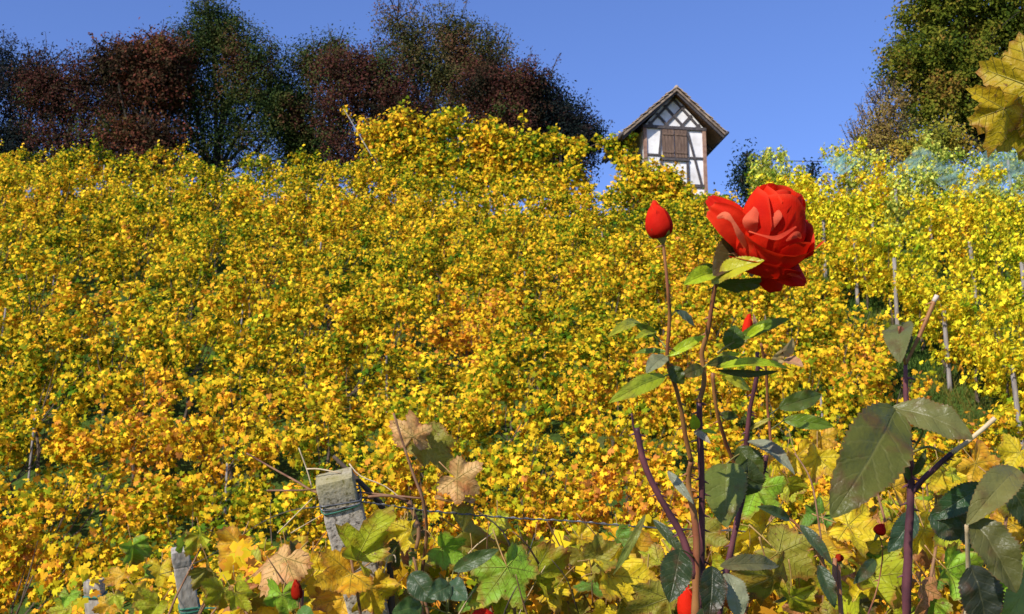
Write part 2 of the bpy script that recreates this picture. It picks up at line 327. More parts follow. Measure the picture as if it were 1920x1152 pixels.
class MB:
    def __init__(s): s.v = []; s.f = []; s.mi = []; s.t = []; s.ve = []
    def add(s, vs, fs, mi=0, tint=(1, 1, 1), vein=None):
        o = len(s.v); s.v += [Vector(v) for v in vs]; s.f += [tuple(i + o for i in f) for f in fs]; s.mi += [mi] * len(fs)
        s.t += [(*tint, 1)] * len(vs); s.ve += (vein if vein else [(0, 1, 0)] * len(vs))
    def box(s, c, size, rot=None, mi=0):
        hx, hy, hz = size[0] / 2, size[1] / 2, size[2] / 2
        vs = [Vector((x, y, z)) for x in (-hx, hx) for y in (-hy, hy) for z in (-hz, hz)]
        if rot is not None: vs = [rot @ v for v in vs]
        c = Vector(c); vs = [v + c for v in vs]
        s.add(vs, [(0, 1, 3, 2), (4, 6, 7, 5), (0, 4, 5, 1), (2, 3, 7, 6), (0, 2, 6, 4), (1, 5, 7, 3)], mi)
    def tube(s, pts, radii, n=8, mi=0, sub=3, tint=(1, 1, 1), cap=True, jit=0):
        pts = [Vector(p) for p in pts]
        if isinstance(radii, (int, float)): radii = [radii] * len(pts)
        if len(pts) > 2 and sub > 1:
            q, rr = [], []
            for i in range(len(pts) - 1):
                p0, p1, p2, p3 = pts[max(i - 1, 0)], pts[i], pts[i + 1], pts[min(i + 2, len(pts) - 1)]
                for k in range(sub):
                    u = k / sub
                    q.append(0.5 * ((2 * p1) + (p2 - p0) * u + (2 * p0 - 5 * p1 + 4 * p2 - p3) * u * u + (3 * p1 - p0 - 3 * p2 + p3) * u ** 3))
                    rr.append(radii[i] * (1 - u) + radii[i + 1] * u)
            q.append(pts[-1]); rr.append(radii[-1]); pts, radii = q, rr
        vs, fs = [], []
        ref = None
        for i, p in enumerate(pts):
            d = (pts[min(i + 1, len(pts) - 1)] - pts[max(i - 1, 0)]).normalized()
            if ref is None: ref = d.orthogonal().normalized()
            ref = (ref - d * ref.dot(d)).normalized(); b = d.cross(ref)
            for k in range(n):
                a = 2 * math.pi * k / n
                r = radii[i] * (1 + (jit * noise.noise(p * 90 + Vector((k, 0, 0))) if jit else 0))
                vs.append(p + (ref * math.cos(a) + b * math.sin(a)) * r)
        for i in range(len(pts) - 1):
            for k in range(n):
                a, b = i * n + k, i * n + (k + 1) % n
                fs.append((a, b, b + n, a + n))
        if cap:
            fs.append(tuple(range(n - 1, -1, -1))); fs.append(tuple(range((len(pts) - 1) * n, len(pts) * n)))
        s.add(vs, fs, mi, tint)
    def build(s, name, mats, parent=None, smooth=False, **pr):
        return mesh_obj(name, s.v, s.f, mats, parent, smooth, {'tint': ('FLOAT_COLOR', s.t), 'vein': ('FLOAT_VECTOR', s.ve)}, s.mi, **pr)

def chips(rng, cen, nrm, tip, size, tmpl, faces):
    """scatter one small leaf template: cen, nrm, tip (n,3), size (n,)"""
    n = len(cen)
    nrm = nrm / np.linalg.norm(nrm, axis=1, keepdims=True)
    tip = tip - nrm * (tip * nrm).sum(1, keepdims=True)
    tip = tip / (np.linalg.norm(tip, axis=1, keepdims=True) + 1e-9)
    b = np.cross(nrm, tip)
    curl = rng.uniform(0.3, 2.2, n)[:, None]
    tw = rng.uniform(-0.5, 0.5, n)[:, None]
    x = tmpl[None, :, 0]; y = tmpl[None, :, 1]; z = tmpl[None, :, 2] * curl + tw * x * y
    v = cen[:, None, :] + size[:, None, None] * (x[..., None] * b[:, None, :] + y[..., None] * tip[:, None, :] + z[..., None] * nrm[:, None, :])
    k = len(tmpl)
    f = faces[None] + (np.arange(n) * k)[:, None, None]
    rnd = np.repeat(np.concatenate([rng.random((n, 3)), np.ones((n, 1))], 1), k, axis=0)
    return v.reshape(-1, 3), f.reshape(-1, 3), rnd
VT = np.array([(0, .3, 0), (-.05, 0, 0), (-.36, -.12, -.05), (-.52, .18, -.12), (-.30, .36, -.03), (-.40, .66, -.14), (-.13, .62, -.04), (0, .95, -.16),
               (.13, .62, -.04), (.40, .66, -.14), (.30, .36, -.03), (.52, .18, -.12), (.36, -.12, -.05), (.05, 0, 0)])
VF = np.array([(0, i + 1, i) for i in range(1, 13)])
TT = np.array([(0, 0, 0), (.28, .5, .08), (0, 1, -.05), (-.28, .5, .08)]); TF = np.array([(0, 1, 2), (0, 2, 3)])

# ------------------------------------------------------------------ terrain
SL = 0.56
def sst(a, b, x):
    u = max(0.0, min(1.0, (x - a) / (b - a))); return u * u * (3 - 2 * u)
def gz(x, y):
    sl = SL - 0.036 * sst(-7, 1.5, x) * (1 - sst(6.6, 9.0, x)) if x > -7 else SL + 0.014 * (1 - sst(-15, -7, x))
    hill = sl * (y - 12) - 0.2
    top = 12.95 + 0.03 * (y - 35)
    k = 0.5
    h = -math.log(math.exp(-(hill) / k) + math.exp(-(top) / k)) * k if abs(hill - top) < 8 else min(hill, top)
    if y < 9.5:                                       # lane in the dip, terrace where the camera stands
        u = max(0.0, min(1.0, (y - 6.2) / 2.4)); u = u * u * (3 - 2 * u)
        h = 0.0 * (1 - u) + (-1.5) * u
    elif y < 11:
        u = (y - 9.5) / 1.5; h = -1.5 * (1 - u) + h * u
    if y > 60: h -= (y - 60) * 0.02
    return h + 0.06 * math.sin(x * 0.7 + y * 0.3) * (1 if y > 9 else 0)
xs = [-400, -200, -100, -60] + [-40 + i * 1.0 for i in range(81)] + [60, 100, 200, 400]
ys = [-300, -100, -30, -10, -4] + [-1 + i * 0.7 for i in range(60)] + [44, 50, 60, 80, 120, 200, 400, 900]
vs = [(x, y, gz(x, y)) for y in ys for x in xs]; nx = len(xs)
fs = [(j * nx + i, j * nx + i + 1, (j + 1) * nx + i + 1, (j + 1) * nx + i) for j in range(len(ys) - 1) for i in range(nx - 1)]
mesh_obj('ground', vs, fs, M['ground'], smooth=True, kind='structure')

def grass():
    rng = np.random.default_rng(5)
    pts = []
    for (n, x0, x1, y0, y1, h) in ((26000, 5.8, 9.4, 15, 34, .16), (16000, -16, 18, 9.5, 34, .14), (9000, 9, 17, 18, 34, .16), (6000, -4, 4, 2.2, 7, .10), (6000, -20, 20, 33.5, 37, .2)):
        x = rng.uniform(x0, x1, n); y = rng.uniform(y0, y1, n); pts.append(np.stack([x, y, np.full(n, h)], 1))
    p = np.concatenate(pts); n = len(p)
    z = np.array([gz(a, b) for a, b in p[:, :2]])
    base = np.stack([p[:, 0], p[:, 1], z - 0.01], 1)
    ang = rng.uniform(0, 2 * math.pi, n); wd = rng.uniform(.008, .018, n)
    dx = np.stack([np.cos(ang) * wd, np.sin(ang) * wd, np.zeros(n)], 1)
    tip = base + np.stack([rng.normal(0, .06, n), rng.normal(0, .06, n), p[:, 2] * rng.uniform(.5, 1.6, n)], 1)
    v = np.stack([base - dx, base + dx, tip], 1).reshape(-1, 3)
    f = np.arange(3 * n).reshape(-1, 3)
    rnd = np.repeat(np.concatenate([rng.random((n, 3)), np.ones((n, 1))], 1), 3, axis=0)
    mesh_obj('grass', v, f, M['grass'], attrs={'rnd': ('FLOAT_COLOR', rnd)}, kind='stuff', label='green grass growing between the vine rows', category='grass')
grass()

# ------------------------------------------------------------------ hillside vines
def vine_mesh(seed, width=1.35, z0=0.30, z1=1.75, depth=0.42, n=1500, size=0.076, clumps=40):
    rng = np.random.default_rng(seed)
    cx = rng.uniform(-width / 2, width / 2, clumps)
    ztop = z1 + 0.16 * np.sin(cx * 5 + seed) + rng.normal(0, .07, clumps)
    cz = z0 + (ztop - z0) * rng.beta(1.25, .95, clumps)
    cy = rng.normal(0, depth * .55, clumps)
    idx = rng.integers(0, clumps, n)
    cen = np.stack([cx[idx] + rng.normal(0, .085, n), cy[idx] + rng.normal(0, .075, n), cz[idx] + rng.normal(0, .10, n)], 1)
    nrm = rng.normal(0, .66, (n, 3)) + np.array([-0.3, -.68, .50])
    back = cen[:, 1] > depth * .7; nrm[back, 1] *= -1
    tip = rng.normal(0, .55, (n, 3)) + np.array([0, -.15, -1.0])
    sz = size * rng.uniform(.6, 1.4, n)
    v, f, rnd = chips(rng, cen, nrm, tip, sz, VT, VF)
    # upright tip shoots
    for k in range(rng.integers(0, 3)):
        x0 = rng.uniform(-width / 2, width / 2); h = rng.uniform(.12, .34); m = 9
        c = np.stack([x0 + rng.normal(0, .05, m), rng.normal(0, .06, m), z1 + np.linspace(-.05, h, m)], 1)
        vv, ff, rr = chips(rng, c, rng.normal(0, .5, (m, 3)) + np.array([0, -.7, .3]), rng.normal(0, .6, (m, 3)) + np.array([0, 0, -.6]), size * rng.uniform(.5, 1, m), VT, VF)
        f = np.concatenate([f, ff + len(v)]); v = np.concatenate([v, vv]); rnd = np.concatenate([rnd, rr])
    return v, f, rnd
def raw_mesh(name, v, f, rnd, mat):
    o = mesh_obj(name, v, f, mat, attrs={'rnd': ('FLOAT_COLOR', rnd)})
    me = o.data; bpy.data.objects.remove(o); return me
NV = 10
fol = [raw_mesh('vine_foliage', *vine_mesh(100 + i, n=[1500, 1300, 1600, 1400][i % 4], z1=[1.75, 1.62, 1.85][i % 3]), M['vine']) for i in range(NV)]
fol_gold = []
for me in fol[:6]:
    c = me.copy(); c.materials.clear(); c.materials.append(M['vine_gold']); fol_gold.append(c)
fol_high = [raw_mesh('vine_foliage', *vine_mesh(300 + i, z0=.36, z1=1.95, n=1500, depth=.36), M['vine_sunlit']) for i in range(5)]
fol_net = []
for me in fol_high:
    c = me.copy(); c.materials.clear(); c.materials.append(M['vine_net']); fol_net.append(c)
def trunk_mesh(seed):
    r = random.Random(seed); b = MB()
    p = [Vector((0, 0, -.1))]
    for i in range(5): p.append(p[-1] + Vector((r.uniform(-.06, .06), r.uniform(-.05, .05), .17)))
    b.tube(p, [.035, .03, .028, .024, .022, .018], 6, sub=2)
    for k in range(5):
        x = r.uniform(-.6, .6); b.tube([p[-1], p[-1] + Vector((x * .6, 0, .25)), Vector((x, r.uniform(-.15, .15), 1.65))], [.012, .009, .004], 4, sub=2)
    o = b.build('vine_trunk', M['bark']); me = o.data; bpy.data.objects.remove(o); return me
trk = [trunk_mesh(i) for i in range(4)]
rg = random.Random(11)
nvine = 0
def vine(x, y, label, group, meshes=fol, rz=0, sx=1.0, sz=1.0, dz=0.0):
    global nvine
    o = empty('grapevine', (x, y, gz(x, y) - 0.02 + dz), label, 'grapevine', group, rz); o.scale = (sx, sx, sz)
    a = bpy.data.objects.new('foliage', rg.choice(meshes)); link(a, o)
    b = bpy.data.objects.new('trunk', rg.choice(trk)); link(b, o)
    nvine += 1
    return o
rows = [8.7] + [10.6 + i * 1.62 for i in range(15)]
GV = 'grapevines in the rows across the slope'
ORD = ['zeroth', 'first', 'second', 'third', 'fourth', 'fifth', 'sixth', 'seventh', 'eighth', 'ninth', 'tenth', 'eleventh', 'twelfth', 'thirteenth', 'fourteenth', 'fifteenth',
       'sixteenth', 'seventeenth', 'eighteenth', 'nineteenth', 'twentieth', 'twenty-first', 'twenty-second', 'twenty-third', 'twenty-fourth', 'twenty-fifth', 'twenty-sixth', 'twenty-seventh', 'twenty-eighth']
def scrx(x, y): return 960 + x / y * FPX * .96
for k, y in enumerate(rows):
    half = 0.47 * y + 1.0
    x = -half + rg.uniform(0, 1)
    xr = half if y < 17.0 else 6.6 + rg.uniform(-.5, .5)
    last = k >= len(rows) - 1
    if last: xr = -1.0
    i = 0
    while x < xr:
        skip = (rg.random() < 0.014 and 0 < k) or (k == 0 and x > -1.0)
        if not skip:
            gold = (rg.random() < (0.62 if k < 5 else 0.28 if k < 9 else 0.10))
            s = rg.uniform(.84, 1.08)
            i += 1
            col = 'golden' if gold else ('yellow' if k < 9 else 'yellow green')
            rowt = 'lowest row' if k == 0 else 'topmost row' if last else (ORD[k + 1] + ' row from the bottom' if k < 9 else ORD[len(rows) - k] + ' row from the top')
            side = 'left of the posts' if (k < 3 and x < -3) else 'on the open slope'
            vine(x, y + rg.uniform(-.2, .2), f'{col} grapevine in the {rowt}, {ORD[i]} from the left', GV, fol_gold if gold else fol, rg.uniform(-.25, .25), 1.0, s)
        x += rg.uniform(1.28, 1.5) * (1.0 if y > 10 else 1.15)
# rows running up the slope on the right
fr = [7.75, 10.2, 12.6, 14.9]
for k, x0 in enumerate(fr):
    y = (17.6, 20.0, 23.5, 27.0)[k]; i = 0
    while y < 34.2:
        xx = x0 + (33 - y) * 0.03; i += 1
        gold = rg.random() < (1.0 if y < 27.5 else .6 if y < 31 else .12)
        ms = fol_high if gold else fol_net
        vine(xx + rg.uniform(-.1, .1), y, f"{'golden' if gold else 'yellow green'} grapevine, {ORD[i]} from the bottom in the {ORD[k + 1]} climbing row at the right", 'grapevines in the rows running up the slope', ms, -math.pi / 2 + R(18) + rg.uniform(-.25, .25), 1.0, rg.uniform(.95, 1.12), 0.05)
        y += rg.uniform(1.12, 1.3)
print('vines', nvine)

# stakes
def stake(x, y, h, label, group, rad=.035, lean=(0, 0), dx=0):
    b = MB(); r = rad
    b.tube([(0, 0, -.3), (lean[0] * .5, lean[1] * .5, h * .5), (lean[0], lean[1], h)], [r, r * .96, r * .9], 7, sub=2, jit=.1)
    o = b.build('vineyard_stake', M['stake'], smooth=True, label=label, category='stake', group=group)
    o.location = (x, y, gz(x, y)); return o
GS = 'grey wooden stakes among the vine rows'
for k, y in enumerate(rows[1:-1]):
    xr = .46 * y if y < 17.5 else 5.6
    x = -.46 * y + rg.uniform(0, 9); i = 0
    while x < xr:
        i += 1
        stake(x, y - .20, rg.uniform(1.0, 1.6), f'thin grey stake half hidden in the vines, {ORD[i]} from the left in the {ORD[k + 2]} row from the bottom'.replace('thin grey stake half hidden in the vines', 'thin grey vine stake'), GS, .018, (rg.uniform(-.06, .06), 0))
        x += rg.uniform(8, 14)
for k, x0 in enumerate(fr):
    y = (18.0, 20.5, 24, 27.5)[k]; i = 0
    while y < 33.6:
        xx = x0 + (33 - y) * .03 - .16; i += 1
        stake(xx, y, rg.uniform(1.3, 1.85), f'grey post, {ORD[i]} from the bottom under the {ORD[k + 1]} climbing vine row at right', 'posts of the rows running up the slope', .045, (rg.uniform(-.05, .05), 0))
        y += rg.uniform(1.9, 2.6)

# ------------------------------------------------------------------ arbour, climbing vines by the hut
def foliage_cloud(name, blobs, size, mat, parent, seed, base=(0, 0, 0), bias=(-.1, -.7, .45), tmpl=VT, faces=VF, down=1.0, **pr):
    """blobs: (centre, (rx,ry,rz), leaves); leaves gather in clumps inside each ellipsoid"""
    rng = np.random.default_rng(seed); V, F, RN = [], [], []; off = 0
    for c, rad, n in blobs:
        nc = max(4, n // (22 if tmpl is VT else 34))
        d = rng.normal(0, 1, (nc, 3)); d /= np.linalg.norm(d, axis=1, keepdims=True)
        cc = d * (rng.random((nc, 1)) ** .45) * np.array(rad) * (1 if tmpl is VT else rng.uniform(.75, 1.12, (nc, 1)))
        idx = rng.integers(0, nc, n)
        cen = np.array(c) - np.array(base) + cc[idx] + rng.normal(0, 1, (n, 3)) * (np.array(rad) * .12 + .05 if tmpl is VT else rng.uniform(.10, .26, (nc, 1))[idx])
        out = cc[idx] / np.array(rad)
        nrm = rng.normal(0, .6, (n, 3)) + out * .5 + np.array(bias)
        tip = rng.normal(0, .7, (n, 3)) + np.array([0, 0, -down])
        v, f, r = chips(rng, cen, nrm, tip, size * rng.uniform(.6, 1.3, n), tmpl, faces)
        V.append(v); F.append(f + off); RN.append(r); off += len(v)
    return mesh_obj(name, np.concatenate(V), np.concatenate(F), mat, parent, attrs={'rnd': ('FLOAT_COLOR', np.concatenate(RN))}, **pr)

def blobs_px(lst, Y, depth=.5):
    o = []
    for (px, py, rx, ry, n) in lst:
        c = PY(px, py, Y); s = (c - CAM).dot(FWD) / FPX
        o.append((tuple(c), (rx * s, depth, ry * s), n))
    return o
arb = empty('arbour_vine', PY(860, 330, 34.6), 'golden vine smothering the high trellis below the maroon trees', 'grapevine')
base = arb.location
bl = blobs_px([(700, 250, 42, 30, 600), (760, 235, 55, 34, 900), (830, 235, 60, 32, 900), (900, 250, 55, 30, 800), (960, 262, 50, 26, 700),
               (1020, 270, 48, 26, 650), (1062, 268, 30, 26, 350), (720, 300, 50, 26, 500), (800, 300, 70, 30, 900), (900, 310, 70, 28, 900), (1000, 318, 70, 28, 900),
               (1060, 340, 45, 26, 600), (1095, 372, 26, 14, 200), (1060, 380, 60, 20, 500), (680, 322, 30, 20, 260), (760, 335, 80, 24, 1300), (880, 345, 80, 26, 1300), (980, 355, 80, 26, 1200),
               (850, 280, 120, 28, 1500), (960, 295, 90, 24, 1000), (740, 275, 50, 30, 700),
               (650, 216, 12, 12, 26), (760, 200, 16, 10, 30), (850, 212, 30, 12, 90), (978, 225, 8, 14, 20), (1040, 246, 10, 10, 30)], 34.4, .5)
foliage_cloud('foliage', bl, .11, M['vine_gold'], arb, 21, base)
mb = MB()
for (a, b_) in (((645, 205), (712, 318)), ((703, 290), (716, 316))):
    mb = MB(); q0 = PY(*b_, 34.1) - base; q1 = PY(*a, 34.1) - base
    mb.tube([q0 - Vector((0, 0, 1)), q0, q1], [.02, .018, .014], 6, sub=1); mb.build('pole', M['stake'], arb, True)
for px in (760, 860, 960, 1050):
    mb = MB(); q = PY(px, 250, 34.5) - base; mb.tube([q - Vector((0, 0, 3.2)), q], .04, 6, sub=1); mb.build('post', M['stake'], arb, True)
ar2 = empty('arch_vine', PY(1112, 372, 34.6), 'yellow green vine arching over the gap of sky beside the hut', 'grapevine'); base = ar2.location
bl = blobs_px([(1078, 300, 16, 34, 260), (1095, 272, 24, 13, 170), (1125, 270, 24, 10, 130), (1150, 275, 20, 16, 200), (1167, 300, 22, 40, 480), (1165, 345, 26, 36, 420),
               (1128, 372, 30, 8, 120), (1098, 350, 14, 30, 150), (1182, 262, 12, 16, 120)], 34.1, .3)
foliage_cloud('foliage', bl, .11, M['vine'], ar2, 22, base)
mb = MB(); mb.tube([PY(1108, 420, 34.2) - base, PY(1100, 350, 34.2) - base, PY(1092, 290, 34.2) - base, PY(1125, 270, 34.2) - base, PY(1165, 280, 34.2) - base, PY(1168, 420, 34.2) - base], [.03, .03, .02, .02, .025, .03], 6)
mb.build('trunk', M['bark'], ar2, True)
bu = empty('climbing_vine', PY(1230, 400, 33.6), 'golden vine bush growing against the front of the half timbered hut', 'grapevine'); base = bu.location
bl = blobs_px([(1232, 335, 42, 36, 900), (1205, 350, 40, 34, 700), (1260, 342, 28, 32, 450), (1285, 366, 22, 20, 300), (1230, 378, 70, 26, 900), (1310, 386, 30, 16, 300), (1350, 378, 34, 10, 160), (1190, 315, 20, 24, 240)], 33.3, .45)
foliage_cloud('foliage', bl, .12, M['vine_gold'], bu, 23, base)
mb = MB(); mb.tube([(0, 0, -.6), (0.05, 0, .2), (.1, 0, .9)], [.05, .04, .02], 6); mb.build('trunk', M['bark'], bu, True)
fb = empty('vine_clump', PY(1440, 340, 33.8), 'greenish yellow vine clump beside the small dark conifer', 'grapevine'); base = fb.location
foliage_cloud('foliage', blobs_px([(1425, 325, 22, 28, 330), (1450, 350, 30, 26, 350), (1480, 360, 34, 20, 330), (1425, 370, 26, 24, 300), (1510, 350, 24, 18, 200)], 33.6, .35), .11, M['vine'], fb, 24, base)
mb = MB(); mb.tube([(0, 0, -1.6), (0, 0, .1)], .04, 6, sub=1); mb.build('trunk', M['bark'], fb, True)

# ------------------------------------------------------------------ netting and overhead wire
def net(x0, x1, y0, y1, label, seed, mat='net'):
    nx_, ny_ = 40, 26; v = []; f = []
    for j in range(ny_):
        for i in range(nx_):
            x = x0 + (x1 - x0) * i / (nx_ - 1); y = y0 + (y1 - y0) * j / (ny_ - 1)
            near = min(abs(x - (r + (33 - y) * .03)) for r in fr)
            z = gz(x, y) + 1.98 - min(near, 1.0) ** 1.3 * .9 + .1 * noise.noise(Vector((x * 1.7, y * 1.7, seed)))
            v.append((x, y, z))
    for j in range(ny_ - 1):
        for i in range(nx_ - 1): a = j * nx_ + i; f.append((a, a + 1, a + nx_ + 1, a + nx_))
    mesh_obj('bird_netting', v, f, M[mat], smooth=True, label=label, category='netting')
net(9.6, 12.0, 31.6, 33.6, 'pale blue green bird net draped over the vines at the hilltop beneath the russet bush', 3)
net(12.0, 16.0, 29.0, 33.4, 'faint grey green bird net over the vine rows below the big tree', 7, 'net_faint')
mb = MB(); a, b_ = PY(1395, 290, 34.5), PY(1700, 305, 34.5)
mb.tube([a, PY(1460, 300, 34.5), PY(1520, 303, 34.5), b_], .012, 5, sub=3)
mb.build('overhead_wire', M['wire'], label='thin wire strung from the dark conifer across the sky to the right', category='wire')

# ------------------------------------------------------------------ trees
def tree(name, label, base, blobs, mat, seed, _dens=1.0, leaf=.10, cat='tree', group=None, trunk_r=.16, stems=1, sprigs=0):
    r = random.Random(seed); o = empty(name, base, label, cat, group); base = Vector(base)
    foliage_cloud('crown', blobs, leaf, mat, o, seed, base, bias=(-.2, -.3, .3), tmpl=TT, faces=TF, down=.2)
    b = MB()
    for s in range(stems):
        x0 = Vector((r.uniform(-.4, .4) * (stems > 1), 0, -.3))
        cen = sum((Vector(q[0]) - base for q in blobs), Vector()) / len(blobs)
        fork = x0 + (cen - x0) * .45 + Vector((r.uniform(-.2, .2), 0, 0))
        b.tube([x0, (x0 + fork) / 2 + Vector((r.uniform(-.1, .1), 0, 0)), fork], [trunk_r, trunk_r * .8, trunk_r * .6], 7)
        for q in blobs:
            c = Vector(q[0]) - base; rad = q[1]
            mid = (fork + c) / 2 + Vector((r.uniform(-.3, .3), r.uniform(-.3, .3), r.uniform(-.1, .3)))
            b.tube([fork, mid, c], [trunk_r * .45, trunk_r * .3, trunk_r * .16], 5)
            for k in range(7):
                e = c + Vector((r.uniform(-1, 1) * rad[0], r.uniform(-1, 1) * rad[1], r.uniform(-.5, 1.0) * rad[2]))
                b.tube([c, (c + e) / 2 + Vector((0, 0, .15)), e], [trunk_r * .16, .025, .01], 4, sub=2)
    b.build('trunk', M['treebark'], o, True)
    if sprigs:
        b = MB(); rng = np.random.default_rng(seed); cs = []
        for k in range(sprigs):
            q = r.choice(blobs); c = Vector(q[0]) - base; rad = q[1]
            a = r.uniform(-1, 1); s = c + Vector((a * rad[0] * .8, r.uniform(-.3, .3), rad[2] * math.sqrt(max(0, 1 - a * a)) * .85))
            e = s + Vector((a * .35 + r.uniform(-.2, .2), r.uniform(-.2, .2), r.uniform(.3, .95)))
            b.tube([s, (s + e) / 2 + Vector((r.uniform(-.08, .08), 0, 0)), e], [.02, .012, .006], 4, sub=2)
            for t_ in range(16): cs.append(tuple(s.lerp(e, r.uniform(.1, 1)) + Vector((r.gauss(0, .06), r.gauss(0, .06), r.gauss(0, .05)))))
        cs = np.array(cs); n = len(cs)
        b.build('twig_sprays', M['treebark'], o)
        v, f, rn = chips(rng, cs, rng.normal(0, .6, (n, 3)) + np.array([-.2, -.4, .3]), rng.normal(0, 1, (n, 3)), leaf * rng.uniform(.6, 1.1, n), TT, TF)
        mesh_obj('spray_leaves', v, f, mat, o, attrs={'rnd': ('FLOAT_COLOR', rn)}, kind='stuff')
    return o
def tr(name, label, px, Y, spec, mat, seed, **kw):
    c = PY(px, 300, Y); bx = (c.x, Y, gz(c.x, Y))
    if px < 1100:
        spec = [(a, b + 4, rx * 1.12, ry * 1.12, int(n * 3.6)) for a, b, rx, ry, n in spec]
        lo, hi = min(q[0] for q in spec), max(q[0] for q in spec); w_ = (hi - lo) / 4 + 22
        for q in range(6): spec.append((lo + (hi - lo) * ((q % 3) + .5) / 3, (262 if q < 3 else 300) + 12 * (q % 2), w_, 38, 1700))
    return tree(name, label, bx, blobs_px(spec, Y, kw.pop('depth', 1.3)), mat, seed, **kw)
TG = 'trees along the hilltop behind the vines'
K = 1.0
tr('dark_tree', 'blue black tree at the left end of the hilltop trees', 0, 40, [(-20, 120, 50, 60, 1500), (20, 180, 55, 60, 1500), (70, 135, 40, 45, 800), (20, 250, 70, 28, 500)], M['t_black'], 31, group=TG, sprigs=44)
tr('maroon_tree', 'low rust brown tree between the blue black tree and the red leaved tree', 130, 39.5, [(90, 170, 60, 55, 1700), (170, 150, 65, 55, 1900), (130, 210, 90, 45, 1600), (70, 150, 50, 45, 700), (215, 150, 40, 40, 600), (230, 190, 50, 60, 1300), (160, 262, 90, 18, 250)], M['t_red'], 32, group=TG, sprigs=37)
tr('red_tree', 'tree with the brightest red leaves just left of the tallest green tree', 280, 38.8, [(250, 115, 50, 42, 1300), (300, 105, 45, 40, 1300), (215, 110, 40, 35, 500), (290, 165, 60, 45, 1500), (330, 130, 30, 50, 700)], M['t_scarlet'], 33, group=TG, sprigs=44, leaf=.13)
tr('green_tree', 'tall dark green tree with a peaked crown at the left', 410, 40, [(400, 70, 75, 55, 2800), (460, 115, 65, 60, 2500), (350, 120, 60, 60, 1900), (395, 28, 38, 30, 800), (430, 190, 90, 60, 2800), (340, 200, 70, 50, 1500), (505, 165, 44, 70, 1500), (525, 215, 44, 55, 1200), (250, 225, 70, 36, 900), (420, 258, 100, 22, 500)], M['t_green'], 34, group=TG, sprigs=68, trunk_r=.2)
tr('small_green_tree', 'narrow dark green tree behind the gap between two red crowns', 590, 41, [(548, 200, 34, 60, 1100), (555, 262, 40, 34, 900), (585, 115, 42, 42, 1300), (630, 105, 35, 35, 900), (570, 180, 40, 60, 900), (600, 240, 60, 30, 500), (560, 270, 40, 25, 220)], M['t_green'], 35, group=TG, sprigs=51)
tr('maroon_tree', 'maroon tree with drooping leafy boughs left of the airy olive tree', 660, 38.6, [(640, 135, 50, 40, 1400), (700, 120, 50, 42, 1500), (690, 180, 70, 45, 2000), (625, 205, 45, 36, 1000), (745, 165, 40, 50, 900), (760, 215, 50, 40, 700), (720, 222, 60, 24, 500)], M['t_red'], 36, group=TG, sprigs=44)
tr('olive_tree', 'airy olive green tree with bare twigs standing above its crown', 820, 40, [(800, 110, 75, 65, 2600), (870, 95, 60, 55, 2100), (760, 70, 45, 50, 700), (850, 165, 80, 55, 2300), (920, 120, 40, 55, 1100), (745, 35, 40, 30, 200), (840, 50, 40, 26, 450), (800, 215, 90, 30, 900)], M['t_olive'], 37, group=TG, sprigs=153)
tr('maroon_tree', 'maroon tree right of the airy olive tree, above the golden arbour', 930, 38.8, [(900, 160, 50, 50, 1400), (960, 165, 60, 50, 2000), (930, 215, 70, 36, 1600), (985, 215, 50, 50, 1400), (1000, 155, 40, 32, 700)], M['t_red'], 38, group=TG, sprigs=40)
tr('dark_maroon_tree', 'near black maroon tree sloping down to the right towards the hut', 1040, 39.5, [(1010, 180, 50, 42, 1700), (1045, 220, 55, 42, 2200), (1080, 250, 45, 30, 1700), (1000, 240, 60, 40, 1900), (1095, 262, 32, 22, 800), (1020, 262, 60, 30, 1200)], M['t_black'], 39, group=TG, sprigs=44)
tr('big_tree', 'large sunlit green tree rising out of frame at the top right', 1840, 42, [(1740, 20, 55, 60, 5850), (1820, 30, 90, 80, 11700), (1910, 60, 90, 80, 9450), (1715, 115, 62, 55, 7425), (1800, 130, 80, 70, 10800), (1890, 160, 80, 70, 9450), (1750, 190, 62, 50, 6300), (1830, 220, 75, 50, 6750), (1960, 200, 90, 90, 6750), (1810, -60, 100, 60, 7200), (1940, -40, 100, 90, 6750)], M['t_pear'], 40, leaf=.15, trunk_r=.35, depth=2.4)
tr('russet_bush', 'pinkish russet bush with fine bare twigs left of the large tree', 1650, 40, [(1650, 245, 40, 38, 3000), (1625, 280, 40, 26, 2000), (1680, 270, 36, 34, 2000), (1670, 208, 40, 34, 900)], M['t_pink'], 41, leaf=.09, cat='bush', trunk_r=.06, stems=3, sprigs=119)
tr('yellow_bush', 'yellow green bush at the foot of the large tree', 1740, 39, [(1720, 275, 38, 30, 1800), (1765, 262, 40, 28, 1800), (1700, 300, 38, 22, 1200), (1790, 282, 44, 24, 1300)], M['t_yel'], 42, leaf=.12, cat='bush', trunk_r=.06, stems=3)
tr('dark_conifer', 'small near black conifer between the hut and the right vines', 1400, 35, [(1402, 300, 16, 16, 500), (1398, 325, 18, 20, 700), (1394, 345, 20, 16, 600), (1402, 370, 16, 20, 500), (1405, 400, 16, 20, 300)], M['t_con'], 43, leaf=.1, trunk_r=.06, depth=.35)
tr('dark_conifer', 'sliver of dark conifer behind the left end of the netted vines', 1524, 36, [(1524, 322, 8, 18, 200), (1522, 345, 9, 20, 220)], M['t_con'], 44, leaf=.1, trunk_r=.05, depth=.3)

